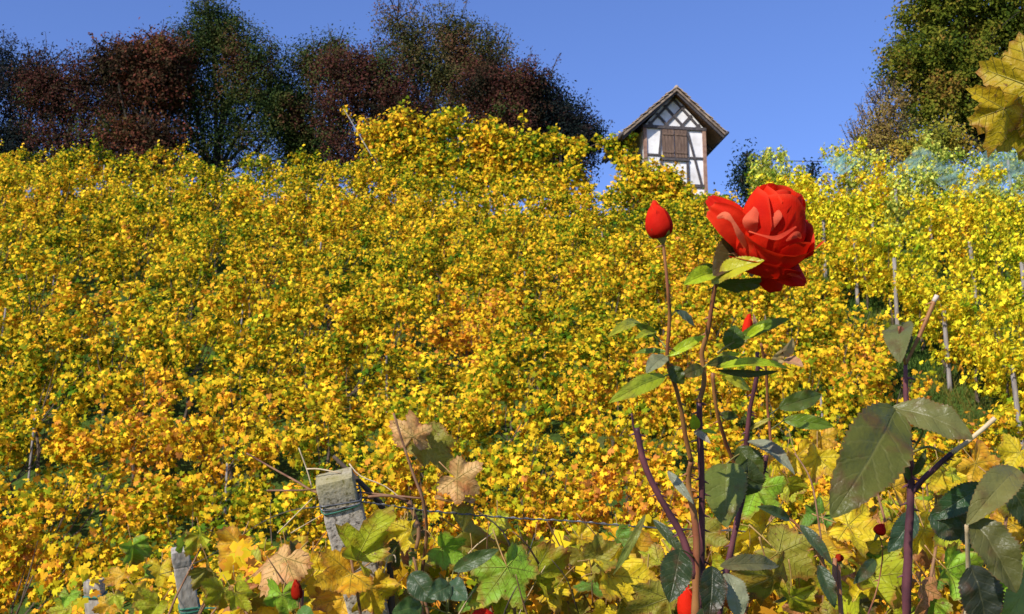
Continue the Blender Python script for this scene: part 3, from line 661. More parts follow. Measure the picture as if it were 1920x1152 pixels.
# ------------------------------------------------------------------ half timbered hut
hut_front = PY(1264, 241, 34.3)                    # middle of the front tie beam
hut = empty('vineyard_hut', (hut_front.x, hut_front.y, hut_front.z - 2.2), 'small white half timbered hut with brown shutters on the hilltop', 'hut', rz=R(9))
W_, Dp, Hb, RH = 2.05, 1.75, 2.2, 0.94             # width, depth, wall height to tie beam, gable rise inside
def bar(mb_, p, q, wd, th, y):                    # bar in the gable plane (x,z), width wd, front face at y-th
    p = Vector((p[0], y - th / 2, p[1])); q = Vector((q[0], y - th / 2, q[1])); d = q - p
    rot = d.to_track_quat('Z', 'Y').to_matrix()
    mb_.box((p + q) / 2, (wd, th, d.length), rot) if abs(rot @ Vector((1, 0, 0)) @ Vector((0, 1, 0))) < .5 else mb_.box((p + q) / 2, (th, wd, d.length), rot)
def part(fn, name, mat, **k):
    b = MB(); fn(b); return b.build(name, mat, hut, **k)
half = W_ / 2; sl = RH / half
b = MB()
b.box((0, Dp / 2, Hb / 2 + .0), (W_, Dp, Hb)); b.build('wall', M['plaster'], hut)
b = MB(); g_ = half; RHG = RH + .22
b.add([(-g_, 0, Hb), (g_, 0, Hb), (0, 0, Hb + RHG), (-g_, Dp, Hb), (g_, Dp, Hb), (0, Dp, Hb + RHG)], [(0, 1, 2), (5, 4, 3), (0, 2, 5, 3), (1, 4, 5, 2)]); b.build('gable', M['plaster'], hut)
b = MB(); b.box((0, Dp / 2, -.65), (W_ + .16, Dp + .16, 1.3)); b.build('plinth', M['stone'], hut)
def bp(p, q, wd, mat, name='beam', th=.05, y=0.0):
    b = MB(); bar(b, p, q, wd, th, y); return b.build(name, mat, hut)
T1, T2 = M['timber'], M['timber_red']
bp((-half - .02, Hb), (half + .02, Hb), .10, T1, 'tie_beam', .07)
for s, mt in ((-1, T2), (1, T2)): bp((s * (half - .05), 0), (s * (half - .05), Hb - .05), .11, mt, 'corner_post', .055)
b = MB(); b.box((-half - .03, Dp / 2, Hb - .03), (.06, Dp - .02, .1)); b.build('wall_plate', T1, hut)
b = MB(); b.box((-half - .025, Dp - .1, Hb / 2), (.05, .12, Hb - .1)); b.build('corner_post', T2, hut)
bp((-.42, Hb - .05), (-.52, Hb - .92), .06, T1, 'brace', .045)
bp((.42, Hb - .05), (.86, .25), .06, T1, 'brace', .045)
bp((.40, Hb - .05), (.40, .1), .07, T1, 'post', .052)
bp((-.46, 0.2), (-.46, Hb - .95), .07, T1, 'post', .048)
bp((-half + .1, Hb - .93), (-.46, Hb - .93), .06, T1, 'rail', .042)
bp((.44, Hb - .97), (half - .1, Hb - .97), .06, T1, 'rail', .042)
bp((-.5, Hb - 1.06), (.44, Hb - 1.06), .09, T1, 'sill', .08)
bp((-half + .1, .3), (half - .1, .3), .1, T1, 'sill_beam', .058)
# shutters: two leaves of upright boards
for s, x0, n in ((0, -.42, 4), (1, .0, 4)):
    b = MB(); b.box((x0 + .195, -.03, Hb - .535), (.385, .03, .93)); sh = b.build('shutter', M['shutter'], hut)
    for k in range(n):
        b = MB(); b.box((x0 + .05 + k * .0965, -.058 - .004 * (k % 2), Hb - .535), (.088, .02, .92)); b.build('board', M['shutter'], sh)
    for zz in (.3, -.3):
        b = MB(); b.box((x0 + .195, -.082, Hb - .535 + zz), (.36, .02, .06)); b.build('batten', M['shutter'], sh)
# gable lattice parallel to both roof slopes
sl = RHG / half; st = .52
for fam in (-1, 1):
    for k in range(0, 6):
        off = .16 + k * st     # horizontal offset along the tie beam
        xs_ = fam * (-half) + fam * off * 1.0                         # starts on the tie beam
        if abs(xs_) > half or fam * xs_ > half: continue
        x0, z0 = xs_, Hb + .05
        # rises parallel to the slope on its own side until the opposite slope
        # z = Hb + sl*(fam*(x-x0)); opposite slope z = Hb + RH - sl*fam*x
        xe = fam * ((RHG / sl) + fam * x0) / 2
        ze = Hb + sl * fam * (xe - x0)
        if ze - z0 < .12: continue
        bp((x0 + fam * .03, z0), (xe - fam * .02, ze - .02), .075, T1, 'lattice_bar', .040 if fam > 0 else .047)
# roof
fo, bo = .36, .35                         # side, front, back overhang
sl = RH / half; b_sl = math.hypot(1, sl)
for s in (-1, 1):
    xr_, zr = 0.0, Hb + RH + .27; xe = half + (.78 if s < 0 else .52); ze = zr - sl * xe
    nrm = Vector((s * sl, 0, 1)).normalized()
    v = []
    for y in (-fo, Dp + bo):
        for (x, z) in ((0, zr), (s * xe, ze)):
            v.append(Vector((x, y, z))); v.append(Vector((x, y, z)) - Vector((0, 0, .07)))
    b = MB(); b.add(v, [(0, 2, 3, 1), (4, 5, 7, 6), (0, 4, 6, 2), (1, 3, 7, 5), (2, 6, 7, 3), (0, 1, 5, 4)])
    rp = b.build('roof', M['rafter'], hut)
    tm = MB(); L_ = math.hypot(xe, sl * xe); rr = random.Random(3 + s)
    rows_ = 13
    for j in range(rows_):
        d0 = j * L_ / rows_; d1 = d0 + L_ / rows_ + .05
        y = -fo - .075 + rr.uniform(-.015, .015)
        while y < Dp + bo:
            wd = .17
            A = []
            for (d, lift) in ((d0, .015), (d1 + rr.uniform(-.012, .02), .04 + rr.uniform(0, .03))):
                for yy in (y, y + wd - .008):
                    p = Vector((s * d / b_sl, yy, zr - sl * d / b_sl)); A.append(p + nrm * lift); A.append(p + nrm * (lift + .022))
            tm.add(A, [(0, 1, 3, 2), (4, 6, 7, 5), (1, 5, 7, 3), (0, 2, 6, 4), (0, 4, 5, 1), (2, 3, 7, 6)])
            y += wd
    tm.build('roof_tiles', M['tile'], rp, kind='stuff')
    bb = MB(); p0 = Vector((0, -fo - .045, zr - .05)); p1 = Vector((s * (xe + .02), -fo - .045, ze - .05)); d = p1 - p0
    a1 = Vector((0, 0, .042)); bb.add([p0 - a1, p1 - a1, p1 + a1, p0 + a1] + [q + Vector((0, .035, 0)) for q in (p0 - a1, p1 - a1, p1 + a1, p0 + a1)],
           [(0, 1, 2, 3), (7, 6, 5, 4), (0, 4, 5, 1), (3, 2, 6, 7), (1, 5, 6, 2), (0, 3, 7, 4)]); bb.build('barge_board', M['barge'], hut)
    for y in (-fo + .05, Dp + bo - .1, Dp * .5):
        r_ = MB(); q0 = Vector((0, y, zr - .12)); q1 = Vector((s * (xe - .02), y, ze - .12)); d = q1 - q0
        r_.box((q0 + q1) / 2, (.06, .07, d.length), d.to_track_quat('Z', 'Y').to_matrix()); r_.build('rafter', M['timber'], rp)
    gt = MB(); gt.tube([(s * (xe + .04), -fo - .18, ze - .04), (s * (xe + .04), Dp + bo, ze - .06)], .05, 8, sub=1); gt.build('gutter', M['timber'], hut, True)
b = MB(); b.tube([(0, -fo - .06, Hb + RH + .30), (0, Dp + bo, Hb + RH + .30)], .06, 8, sub=1); b.build('ridge', M['tile'], hut, True)

# ------------------------------------------------------------------ foreground posts and wires
def leaning_post(name, label, top, bottom, wd, dp, twist, mat, groove, group=None, band=None):
    """box post whose axis runs from the ground to its top; origin at the top so the cap can carry moss"""
    top, bottom = Vector(top), Vector(bottom); d = (top - bottom).normalized()
    bottom = top - d * ((top.z + .15) / d.z)
    ln = (top - bottom).length
    o = empty(name, top, label, 'post', group)
    q = d.to_track_quat('Z', 'Y').to_matrix() @ Matrix.Rotation(twist, 3, 'Z')
    def seg(z0, z1, ww, dd, rag, nm, seedv, off=(0, 0)):
        b = MB(); nz_ = max(3, int((z1 - z0) / .02) if (z1 - z0) < .5 else 90); n = 24
        vs, fs = [], []
        for j in range(nz_ + 1):
            z = z0 + (z1 - z0) * j / nz_
            for k in range(n):
                a = 2 * math.pi * (k + .5) / n; c, s_ = math.cos(a), math.sin(a)
                e = .13; x = math.copysign(abs(c) ** e, c) * ww / 2; y = math.copysign(abs(s_) ** e, s_) * dd / 2
                nn = noise.noise(Vector((x * 45, y * 45, z * 25 + seedv))) * rag
                ed = 1 - (.05 if j in (0, nz_) else 0)
                vs.append(q @ Vector(((x * ed + off[0]) * (1 + nn), (y * ed + off[1]) * (1 + nn), z)))
        for j in range(nz_):
            for k in range(n): a, b2 = j * n + k, j * n + (k + 1) % n; fs.append((a, b2, b2 + n, a + n))
        cc = len(vs); vs.append(q @ Vector((off[0], off[1], z1 + .003)))
        fs += [((nz_) * n + k, nz_ * n + (k + 1) % n, cc) for k in range(n)]
        b.add(vs, fs); b.build(nm, mat, o)
    seg(-groove + .004, 0, wd * .97, dp * .97, .018, 'post_cap', 1, (-wd * .03, 0))
    seg(-ln, -groove - .004, wd, dp, .018, 'shaft', 7)
    seg(-groove - .02, -groove + .02, wd * .88, dp * .88, .02, 'neck', 4)
    for k, (zz, rad, mt) in enumerate(band or []):
        w_ = MB(); pts = []
        for i in range(17):
            a = 2 * math.pi * i / 16; c, s_ = math.cos(a), math.sin(a); e = .3
            pts.append(q @ Vector((math.copysign(abs(c) ** e, c) * (wd / 2 + .002), math.copysign(abs(s_) ** e, s_) * (dp / 2 + .002), zz + .004 * math.sin(a * 2 + k))))
        w_.tube(pts, rad, 6, sub=2); w_.build('wire_wrap', mt, o, True)
    return o
GP = 'short grey end posts of the nearest vine row'
leaning_post('concrete_post', 'mossy grey concrete post bound with wire, nearest of the three leaning posts', P(628, 893, 2.3), P(682, 1110, 2.36), .080, .070, R(32), M['concrete'], .052, GP,
             [(-.047, .0016, M['wire']), (-.053, .0018, M['wire']), (-.058, .0014, M['greenwire'])])
leaning_post('wooden_post', 'grey wooden post with green wire band, middle of the three leaning posts', P(338, 1030, 4.2), P(357, 1150, 4.25), .068, .07, R(30), M['post_wood'], .06, GP,
             [(-.222, .004, M['greenwire']), (-.234, .004, M['greenwire'])])
leaning_post('wooden_post', 'dark weathered post at the bottom left, farthest of the three leaning posts', P(177, 1088, 5.2), P(181, 1150, 5.2), .08, .08, R(20), M['post_wood'], .075, GP, [(-.07, .006, M['greenwire'])])
def wire(pts, r, label, mat='wire', twist=False):
    b = MB(); b.tube(pts, r, 6, sub=6)
    if twist:
        v = [Vector(p) for p in pts]; q = []
        for i in range(len(v) - 1):
            for k in range(30):
                u = k / 30; p = v[i].lerp(v[i + 1], u); a = (i * 30 + k) * 1.1
                q.append(p + Vector((0, math.cos(a), math.sin(a))) * r * 1.7)
        b.tube(q, r * .8, 5, sub=1)
    return b.build('trellis_wire', M[mat], smooth=True, label=label, category='wire')
wire([P(655, 938, 2.28), P(700, 944, 2.3), P(800, 958, 2.32), P(950, 971, 2.34), P(1080, 978, 2.34), P(1200, 988, 2.34), P(1500, 1000, 2.36), P(2050, 1010, 2.4)], .0013, 'twisted grey wire running right from the mossy concrete post', 'wire', True)
wire([P(600, 950, 2.3), P(500, 975, 2.9), P(352, 1062, 4.17), P(185, 1104, 5.16)], .0014, 'thin wire linking the three leaning posts')
wire([P(372, 1141, 4.2), P(450, 1140, 3.8), P(560, 1146, 3.0), P(690, 1160, 2.4)], .003, 'green coated wire running right from the middle post near the frame bottom', 'greenwire')

# ------------------------------------------------------------------ foreground leaves
def vr(th, k=(1, 1, 1)):
    d = abs(math.degrees(th))
    r = 0.64
    for c, l, w_ in ((0, 1.0 * k[0], 27), (57, .90 * k[1], 25), (112, .76 * k[2], 26)):
        u = abs(d - c) / w_
        r = max(r if u > 1.3 else .62, l * (1 - .36 * min(u, 1.3) ** 1.5))
    if d > 138: r *= 1 - .62 * min(1, (d - 138) / 30)
    return r
def vine_leaf(c, size, tipdir, nrm, tint, parent, seed, cup=.15, wav=.08, petiole=None, fold=.12, mid=0.0):
    """lobed, toothed grape leaf with petiole; c is the leaf's middle"""
    r = random.Random(seed)
    nrm = Vector(nrm).normalized(); t_ = Vector(tipdir); t_ = (t_ - nrm * t_.dot(nrm)).normalized(); b_ = nrm.cross(t_)
    S = size / 1.55; org = Vector(c) - t_ * (S * .28)
    nth, nr = 56, 5; vs, ve, fs = [org], [(0, 0, 0)], []
    ph = [r.uniform(0, 6.28) for _ in range(4)]; asym = r.uniform(-.12, .12); kk = [(r.uniform(.85, 1.1), r.uniform(.82, 1.08), r.uniform(.8, 1.1)) for _ in (0, 1)]; bend = r.uniform(-.5, .5)
    vang = [R(a) for a in (0, 57, -57, 112, -112)]
    for j in range(1, nr + 1):
        fr_ = j / nr
        for k in range(nth):
            th = -R(166) + R(332) * k / (nth - 1)
            rr = vr(th, kk[th > 0])
            tooth = ((.05 + .06 * r.random()) if k % 2 else -.04 * r.random()) * (1 if fr_ == 1 else .15)
            rr = rr * (1 + tooth + asym * math.sin(th) + .05 * math.sin(3 * th + ph[0])) * fr_
            x, y = rr * math.sin(th), rr * math.cos(th)
            best = min(((abs(x * math.cos(a) - y * math.sin(a)), x * math.sin(a) + y * math.cos(a)) for a in vang if x * math.sin(a) + y * math.cos(a) > 0), default=(.3, .3))
            z = mid * abs(x) + bend * y * abs(y) * .7 + .10 * fr_ * noise.noise(Vector((x * 3.1, y * 3.1, seed * .37))) + fold * best[0] * 1.6 + cup * -(rr ** 2) * .6 + wav * fr_ ** 2 * (math.sin(th * 4 + ph[1]) * .6 + math.sin(th * 7 + ph[2]) * .4) + .12 * x * y * math.sin(ph[3])
            vs.append(org + (b_ * x + t_ * y + nrm * z) * S); ve.append((best[1], best[0], fr_))
    for k in range(nth - 1): fs.append((0, 1 + k + 1, 1 + k))
    for j in range(nr - 1):
        for k in range(nth - 1):
            a = 1 + j * nth + k; fs.append((a, a + 1, a + nth + 1, a + nth))
    m = MB(); m.add(vs, fs, 0, tint, ve)
    pe = petiole or (org - t_ * S * .75 - nrm * S * .25 + Vector((r.uniform(-.01, .01), 0, .015)))
    m.tube([org, (org + pe) / 2 - nrm * S * .06, pe], [size * .009, size * .011, size * .015], 5, 1, sub=3)
    return m.build('leaf', [M['bigleaf'], M['petiole']], parent, True)

Dk = (.10, .09, .02)
Yl, Go, Yg, Gr, Ol, Ta, Br, Lg = (.82, .60, .02), (.80, .44, .02), (.46, .48, .02), (.13, .27, .03), (.30, .26, .03), (.74, .42, .15), (.50, .20, .07), (.28, .48, .03)
GN = 'near grapevines behind the roses'
def fvine(px, D, label):
    p = P(px, 1152, D); o = world_empty('grapevine', (p.x, p.y, 0), label, 'grapevine', GN); return o
FV = {'A': fvine(250, 3.4, 'near vine with medium yellow leaves around the two smaller posts'),
      'B': fvine(600, 2.4, 'near vine with yellow and dry orange leaves wrapped round the mossy post'),
      'C': fvine(900, 2.3, 'near vine with bright green lobed leaves right of the mossy post'),
      'D': fvine(1260, 2.2, 'near vine with large yellow leaves behind the open rose\'s stems'),
      'E': fvine(1700, 2.0, 'near vine with golden leaves behind the bare forked rose stem')}
hero = [ # px, py, size px, tip angle (deg, 0 = down, + = towards right), tint, D, vine, yaw, pitch
 (520, 1060, 125, -10, Ta, 2.3, 'B', -.3, .1), (655, 1035, 120, -130, Yg, 2.18, 'B', .2, .3), (640, 1085, 120, -60, Go, 2.2, 'B', -.1, .4), (700, 1120, 110, 10, Yl, 2.3, 'B', .3, .3),
 (530, 1130, 90, 0, Lg, 2.1, 'B', .2, .2), (585, 1080, 90, 30, Yl, 2.4, 'B', .1, .2), (470, 1075, 90, -20, Yg, 2.6, 'B', -.3, .4), (640, 1140, 130, -20, Go, 2.35, 'B', 0, .5),
 (775, 805, 85, 170, Ta, 2.35, 'C', -.1, .2), (815, 845, 100, 40, Ol, 2.4, 'C', .7, -.2), (870, 905, 95, 60, Ta, 2.3, 'C', .2, .2), (860, 940, 80, 20, Ta, 2.32, 'C', .1, .6),
 (875, 1000, 130, 70, Ol, 2.5, 'C', .5, -.5), (930, 990, 70, 30, Yg, 2.6, 'C', -.3, .1), (735, 1000, 60, -20, Yl, 2.2, 'C', .2, .1), (770, 1005, 70, 0, Yl, 2.15, 'C', 0, .1), (840, 1035, 80, 60, Lg, 2.2, 'C', -.3, .3),
 (960, 1085, 140, 20, Lg, 2.2, 'C', .1, .2), (925, 1110, 110, -60, Yg, 2.25, 'C', -.3, .5), (1010, 1100, 120, 60, Yg, 2.35, 'C', .4, .1), (1010, 1040, 100, 120, Yg, 2.6, 'C', .1, .3), (1060, 1130, 120, 20, Ol, 2.5, 'C', .3, -.4),
 (900, 1060, 110, 0, Ol, 2.6, 'C', .2, -.3), (820, 1080, 90, 30, Ol, 2.6, 'C', 0, -.3),
 (1150, 1100, 140, 10, Yl, 2.1, 'D', 0, .2), (1130, 1040, 115, -100, Yl, 2.2, 'D', -.2, .4), (1190, 1040, 110, 150, Go, 2.3, 'D', .2, .3), (1215, 1060, 110, 60, Yg, 2.35, 'D', .3, .2), (1210, 1110, 90, 30, Yl, 2.15, 'D', -.3, .3),
 (1100, 1090, 90, -60, Yl, 2.4, 'D', 0, .4), (1250, 1140, 110, -10, Ol, 2.0, 'D', .1, .1), (1430, 930, 110, 30, Lg, 2.2, 'D', -.1, .3), (1415, 1010, 130, -60, Yl, 2.25, 'D', 0, .5), (1440, 985, 90, 90, Yl, 2.3, 'D', 0, .6),
 (1480, 1050, 140, 60, Ol, 2.1, 'D', .3, -.4), (1450, 1100, 140, 20, Ol, 2.0, 'D', .2, -.3), (1520, 1095, 110, -30, Yg, 2.2, 'D', .1, .3), (1490, 1135, 120, 0, Yg, 2.0, 'D', -.1, .2), (1550, 1010, 90, -10, Go, 1.9, 'D', -.2, .3),
 (1610, 990, 120, 70, Yl, 1.9, 'E', 0, .6), (1640, 1030, 100, 80, Yl, 1.95, 'E', .1, .6), (1665, 900, 100, -140, Go, 2.0, 'E', .4, .2), (1640, 1100, 120, 10, Yg, 1.9, 'E', 0, .3), (1590, 1120, 120, -40, Yg, 2.0, 'E', -.2, .4),
 (1740, 1010, 100, 20, Yl, 2.1, 'E', .2, .3), (1790, 1080, 110, 50, Lg, 1.9, 'E', .1, .3), (1730, 1115, 80, -20, Br, 1.7, 'E', .2, .3), (1900, 920, 100, 60, Ol, 2.0, 'E', .3, -.3), (1900, 1000, 90, 0, Go, 2.1, 'E', 0, .2),
 (1770, 900, 90, 0, Yl, 2.4, 'E', .2, .3), (1840, 880, 90, 40, Go, 2.6, 'E', -.2, .2), (1905, 860, 80, -30, Yl, 2.5, 'E', 0, .2), (1910, 1110, 120, 0, Lg, 1.7, 'E', 0, .2), (1500, 870, 90, 20, Yl, 2.5, 'D', .3, .2), (1540, 830, 60, 0, Go, 2.5, 'D', 0, .3), (1530, 870, 80, -20, Yl, 2.4, 'D', 0, .1),
 (250, 1035, 68, 10, Lg, 3.6, 'A', 0, .2), (345, 1015, 50, 170, Lg, 3.7, 'A', 0, .2), (265, 1115, 60, 0, Yl, 3.6, 'A', .2, .3), (290, 1145, 70, -30, Yg, 3.4, 'A', 0, .2), (400, 1075, 80, 20, Ol, 3.3, 'A', .3, -.2), (440, 1030, 80, -20, Go, 3.2, 'A', 0, .4),
 (420, 1120, 90, 0, Yg, 3.2, 'A', 0, -.2), (205, 1145, 60, 0, Go, 4, 'A', 0, .3), (230, 1085, 55, 20, Go, 4, 'A', .2, .3), (380, 1010, 55, 30, Yg, 3.6, 'A', .1, .2), (130, 1150, 60, 0, Yg, 4, 'A', 0, .3), (300, 1075, 60, 0, Yl, 4.5, 'A', 0, .3), (470, 1130, 80, 0, Go, 2.8, 'A', 0, .3)]
def nrm_from(yaw, pit):
    n = -FWD.copy(); n = Matrix.Rotation(yaw, 3, 'Z') @ n; n = Matrix.Rotation(-pit, 3, 'X') @ n; return n
fcnt = {k: [] for k in FV}
def place_leaf(px, py, spx, rot, tint, D, vk, yaw, pit, seed):
    c = P(px, py, D); a = R(rot); tipd = RT * math.sin(a) - UP * math.cos(a)
    r = random.Random(seed); k = r.uniform(.85, 1.12); tint = tuple(min(.9, x * k) for x in tint)
    o = vine_leaf(c, spx * .93 * D / FPX, tipd, nrm_from(yaw, pit), tint, FV[vk], seed, cup=r.uniform(-.3, .7), wav=r.uniform(.12, .34), fold=r.uniform(.03, .2), mid=r.choice((r.uniform(-.5, .1), r.uniform(.2, 1.1), r.uniform(.3, .9))))
    fcnt[vk].append(c)
rh_ = random.Random(8)
for i, h in enumerate(hero):
    h = list(h); h[7] += rh_.gauss(0, .5); h[8] += rh_.gauss(0, .4); place_leaf(*h, 1000 + i)
rf = random.Random(77)
def fill(n, x0, x1, y0, y1, D0, D1, s0, s1, tints, vk, seed0):
    for i in range(n):
        px, py = rf.uniform(x0, x1), rf.uniform(y0, y1); D = rf.uniform(D0, D1)
        if 570 < px < 730 and py < 1120 and D < 2.45: D = 2.5
        if 290 < px < 395 and D < 4.4: continue
        if 140 < px < 215 and py < 1150: continue
        place_leaf(px, py, rf.uniform(s0, s1) * .8 * FPX / D, rf.gauss(0, 60), rf.choice(tints), D, vk, rf.gauss(0, .9), rf.gauss(.15, .8), seed0 + i)
fill(36, 120, 480, 1060, 1190, 3.0, 4.5, .07, .11, [Yl, Yg, Go, Lg, Yg], 'A', 2000)
fill(60, 440, 740, 1040, 1200, 2.35, 3.0, .07, .12, [Yl, Go, Yg, Ol, Yl, Ta, Br, Dk], 'B', 2100)
fill(72, 740, 1110, 1010, 1210, 2.3, 3.2, .07, .12, [Yg, Ol, Lg, Yl, Ol, Dk, Gr, Br], 'C', 2200)
fill(92, 1080, 1540, 1000, 1210, 2.1, 3.0, .07, .12, [Yl, Yg, Ol, Go, Yl, Ol, Dk, Br, Gr], 'D', 2300)
fill(20, 1400, 1560, 860, 1010, 2.3, 3.0, .06, .10, [Yl, Yg, Go], 'D', 2400)
fill(104, 1520, 1940, 960, 1210, 1.9, 3.0, .07, .12, [Yl, Yg, Ol, Go, Yl, Lg, Dk, Br, Gr], 'E', 2500)
fill(22, 1600, 1940, 840, 980, 2.3, 3.2, .05, .09, [Yl, Go, Yg], 'E', 2600)

# canes and trunks of the near vines
for vk, o in FV.items():
    pts = fcnt[vk]; base = Vector((o.location.x, o.location.y, 0)); r = random.Random(vk)
    head = base + Vector((0, .05, .95)); b = MB()
    b.tube([base - Vector((0, 0, .1)), base + Vector((.03, .02, .45)), head], [.03, .024, .02], 8, jit=.3); b.build('trunk', M['bark'], o, True)
    for k in range(9):
        e = r.choice(pts); b = MB(); mid = (head + e) / 2 + Vector((r.uniform(-.06, .06), .04, .05))
        b.tube([head, mid, e + Vector((0, .02, -.01))], [.006, .0045, .0025], 6); b.build('cane', M['cane'], o, True)
def cane(vk, pts, r0, r1, mat='cane', name='cane'):
    b = MB(); n = len(pts); b.tube([P(*p) for p in pts], [r0 + (r1 - r0) * i / (n - 1) for i in range(n)], 7, jit=.25); return b.build(name, M[mat], FV[vk], True)
cane('C', [(738, 775, 2.3), (755, 830, 2.3), (775, 890, 2.3), (795, 945, 2.3), (800, 1010, 2.35), (790, 1100, 2.4), (800, 1250, 2.4)], .0022, .0042)
cane('B', [(462, 850, 2.5), (500, 872, 2.5), (560, 905, 2.45), (600, 925, 2.4), (700, 935, 2.35)], .002, .003)
cane('B', [(500, 920, 2.3), (560, 920, 2.3), (610, 918, 2.34), (690, 925, 2.34), (790, 935, 2.32)], .0018, .0022)
cane('B', [(560, 840, 2.3), (575, 880, 2.3), (585, 915, 2.3)], .0012, .0015, 'canepale')
cane('B', [(575, 880, 2.3), (600, 880, 2.3), (640, 888, 2.3)], .0018, .0014, 'canepale')
cane('B', [(520, 1000, 2.28), (550, 970, 2.28), (585, 935, 2.28)], .0012, .0009, 'canepale')
cane('B', [(545, 1000, 2.28), (570, 985, 2.28), (605, 965, 2.28)], .0011, .0007, 'canepale')
cane('B', [(625, 855, 2.36), (650, 880, 2.36), (690, 920, 2.36), (720, 960, 2.36), (730, 1050, 2.4), (735, 1200, 2.4)], .0035, .009, 'bark')
cane('B', [(655, 870, 2.34), (676, 893, 2.33), (722, 912, 2.33), (760, 942, 2.33)], .0016, .0009, 'canepale')
cane('B', [(690, 932, 2.3), (730, 930, 2.3), (765, 940, 2.32)], .003, .003)
cane('C', [(720, 1075, 2.2), (728, 1045, 2.2), (740, 1042, 2.2), (742, 1055, 2.2)], .0014, .0012, 'canepale', 'tendril')
cane('C', [(775, 1045, 2.2), (790, 1100, 2.2), (805, 1160, 2.2)], .0025, .003)
cane('C', [(765, 940, 2.35), (785, 990, 2.35), (780, 1030, 2.35)], .005, .004)
for vk, (x0, x1, y0, n_) in {'A': (130, 470, 1060, 500), 'B': (430, 760, 1030, 520), 'C': (740, 1110, 1010, 650), 'D': (1090, 1540, 985, 900), 'E': (1520, 1950, 950, 900)}.items():
    o = FV[vk]; q = np.random.default_rng(ord(vk)); cs = []
    while len(cs) < n_:
        px_, py_, D_ = q.uniform(x0, x1), q.uniform(y0, 1230), q.uniform(2.45, 3.6) if vk != 'A' else q.uniform(4.4, 5.6)
        if noise.noise(Vector((px_ * .012, py_ * .012, D_))) > -.15: cs.append(tuple(P(px_, py_, D_) - Vector(o.location)))
    cs = np.array(cs); n = len(cs)
    v, f, rn = chips(q, cs, q.normal(0, .75, (n, 3)) + np.array([-.2, -.6, .4]), q.normal(0, .8, (n, 3)) + np.array([0, 0, -.7]), q.uniform(.025, .062, n), VT, VF)
    so_ = mesh_obj('small_leaves', v, f, M['vine'], None, attrs={'rnd': ('FLOAT_COLOR', rn)}, kind='stuff'); so_.parent = o
rt_ = random.Random(5)
for k in range(34):
    vk = rt_.choice('BCCDDEE'); x0 = {'B': 600, 'C': 920, 'D': 1300, 'E': 1720}[vk] + rt_.uniform(-190, 190); y0 = rt_.uniform(930, 1120); a = rt_.uniform(-1.2, 1.2); l_ = rt_.uniform(60, 190); D_ = rt_.uniform(2.0, 2.5)
    cane(vk, [(x0, y0, D_), (x0 + math.sin(a) * l_ * .5 + rt_.uniform(-12, 12), y0 + l_ * .4, D_ + .02), (x0 + math.sin(a) * l_, y0 + l_, D_ + .06)], .0008, rt_.uniform(.0013, .0030), rt_.choice(('cane', 'cane', 'canepale', 'bark')))
# shoot with a broad leaf hanging in from the right edge
fs_ = world_empty('grapevine_shoot', P(2010, 1300, 1.35), 'yellow grape leaf shoot hanging in at the right edge above the vineyard', 'grapevine')
fs_.location.z = 0
b = MB(); b.tube([Vector((P(2010, 1300, 1.35).x, P(2010, 1300, 1.35).y, 0)), P(2010, 1100, 1.35), P(2030, 600, 1.35), P(1990, 260, 1.35), P(1960, 60, 1.3)], [.008, .007, .005, .004, .003], 7); b.build('cane', M['cane'], fs_, True)
vine_leaf(P(1902, 182, 1.3), 180 * 1.3 / FPX, RT * -.7 - UP * .5, nrm_from(-.5, -.25), (.50, .34, .010), fs_, 9001, cup=.25, wav=.10, fold=.3, petiole=P(1960, 60, 1.3), mid=-.35)
vine_leaf(P(1878, 226, 1.28), 122 * 1.28 / FPX, RT * -.12 - UP, nrm_from(.25, -.15), (.56, .38, .010), fs_, 9002, cup=.2, wav=.08, fold=.3, petiole=P(1935, 170, 1.3), mid=-.4)
vine_leaf(P(1925, 255, 1.32), 110 * 1.3 / FPX, RT * .1 - UP, nrm_from(-.2, -.2), (.46, .33, .010), fs_, 9003, cup=.2, wav=.1, fold=.3, petiole=P(1970, 190, 1.3))

# ------------------------------------------------------------------ roses
def blade(base, tip, W, nrm, tint, parent, seed, sag=.08, fold=.25, curl=0.0, name='leaf', shape=.82, teeth=.05, twist=0.0, pet=None, label=None, mat='roseleaf', stalk='stem_green'):
    r = random.Random(seed); base, tip = Vector(base), Vector(tip); ln = (tip - base).length; d = (tip - base) / ln
    nrm = Vector(nrm); nrm = (nrm - d * nrm.dot(d)).normalized(); s = d.cross(nrm)
    nv, nu = 36, 4; vs, ve, fs = [], [], []; cr_ = r.uniform(0, 6)
    for j in range(nv + 1):
        t_ = j / nv
        wv = W / 2 * (math.sin(math.pi * min(1, t_) ** shape) ** .72 if 0 < t_ < 1 else 0)
        if j: wv *= 1 + (teeth if j % 2 else -teeth)
        wv = max(wv, .0004)
        q = Matrix.Rotation(twist * (t_ - .3), 3, d); s2 = q @ s; n2 = q @ nrm
        c = base + d * (ln * t_) + nrm * (sag * ln * (math.sin(math.pi * t_)) - curl * ln * t_ ** 2)
        for k in range(-nu, nu + 1):
            u = k / nu
            z = fold * abs(u) ** .9 * wv + .09 * wv * math.sin(t_ * 17 + cr_ + (1.2 if k > 0 else 0)) * abs(u) + .18 * wv * noise.noise(Vector((u * 1.7, t_ * 5, seed * .31)))
            vs.append(c + s2 * u * wv + n2 * z); ve.append((t_, abs(u), 0))
    w2 = 2 * nu + 1
    for j in range(nv):
        for k in range(2 * nu): a = j * w2 + k; fs.append((a, a + 1, a + w2 + 1, a + w2))
    m = MB(); m.add(vs, fs, 0, tint, ve)
    if pet is not None: m.tube([base, (base + Vector(pet)) / 2 + nrm * .002, pet], [.0007, .0008, .0011], 5, 1)
    return m.build(name, [M[mat], M[stalk]], parent, True, label=label)
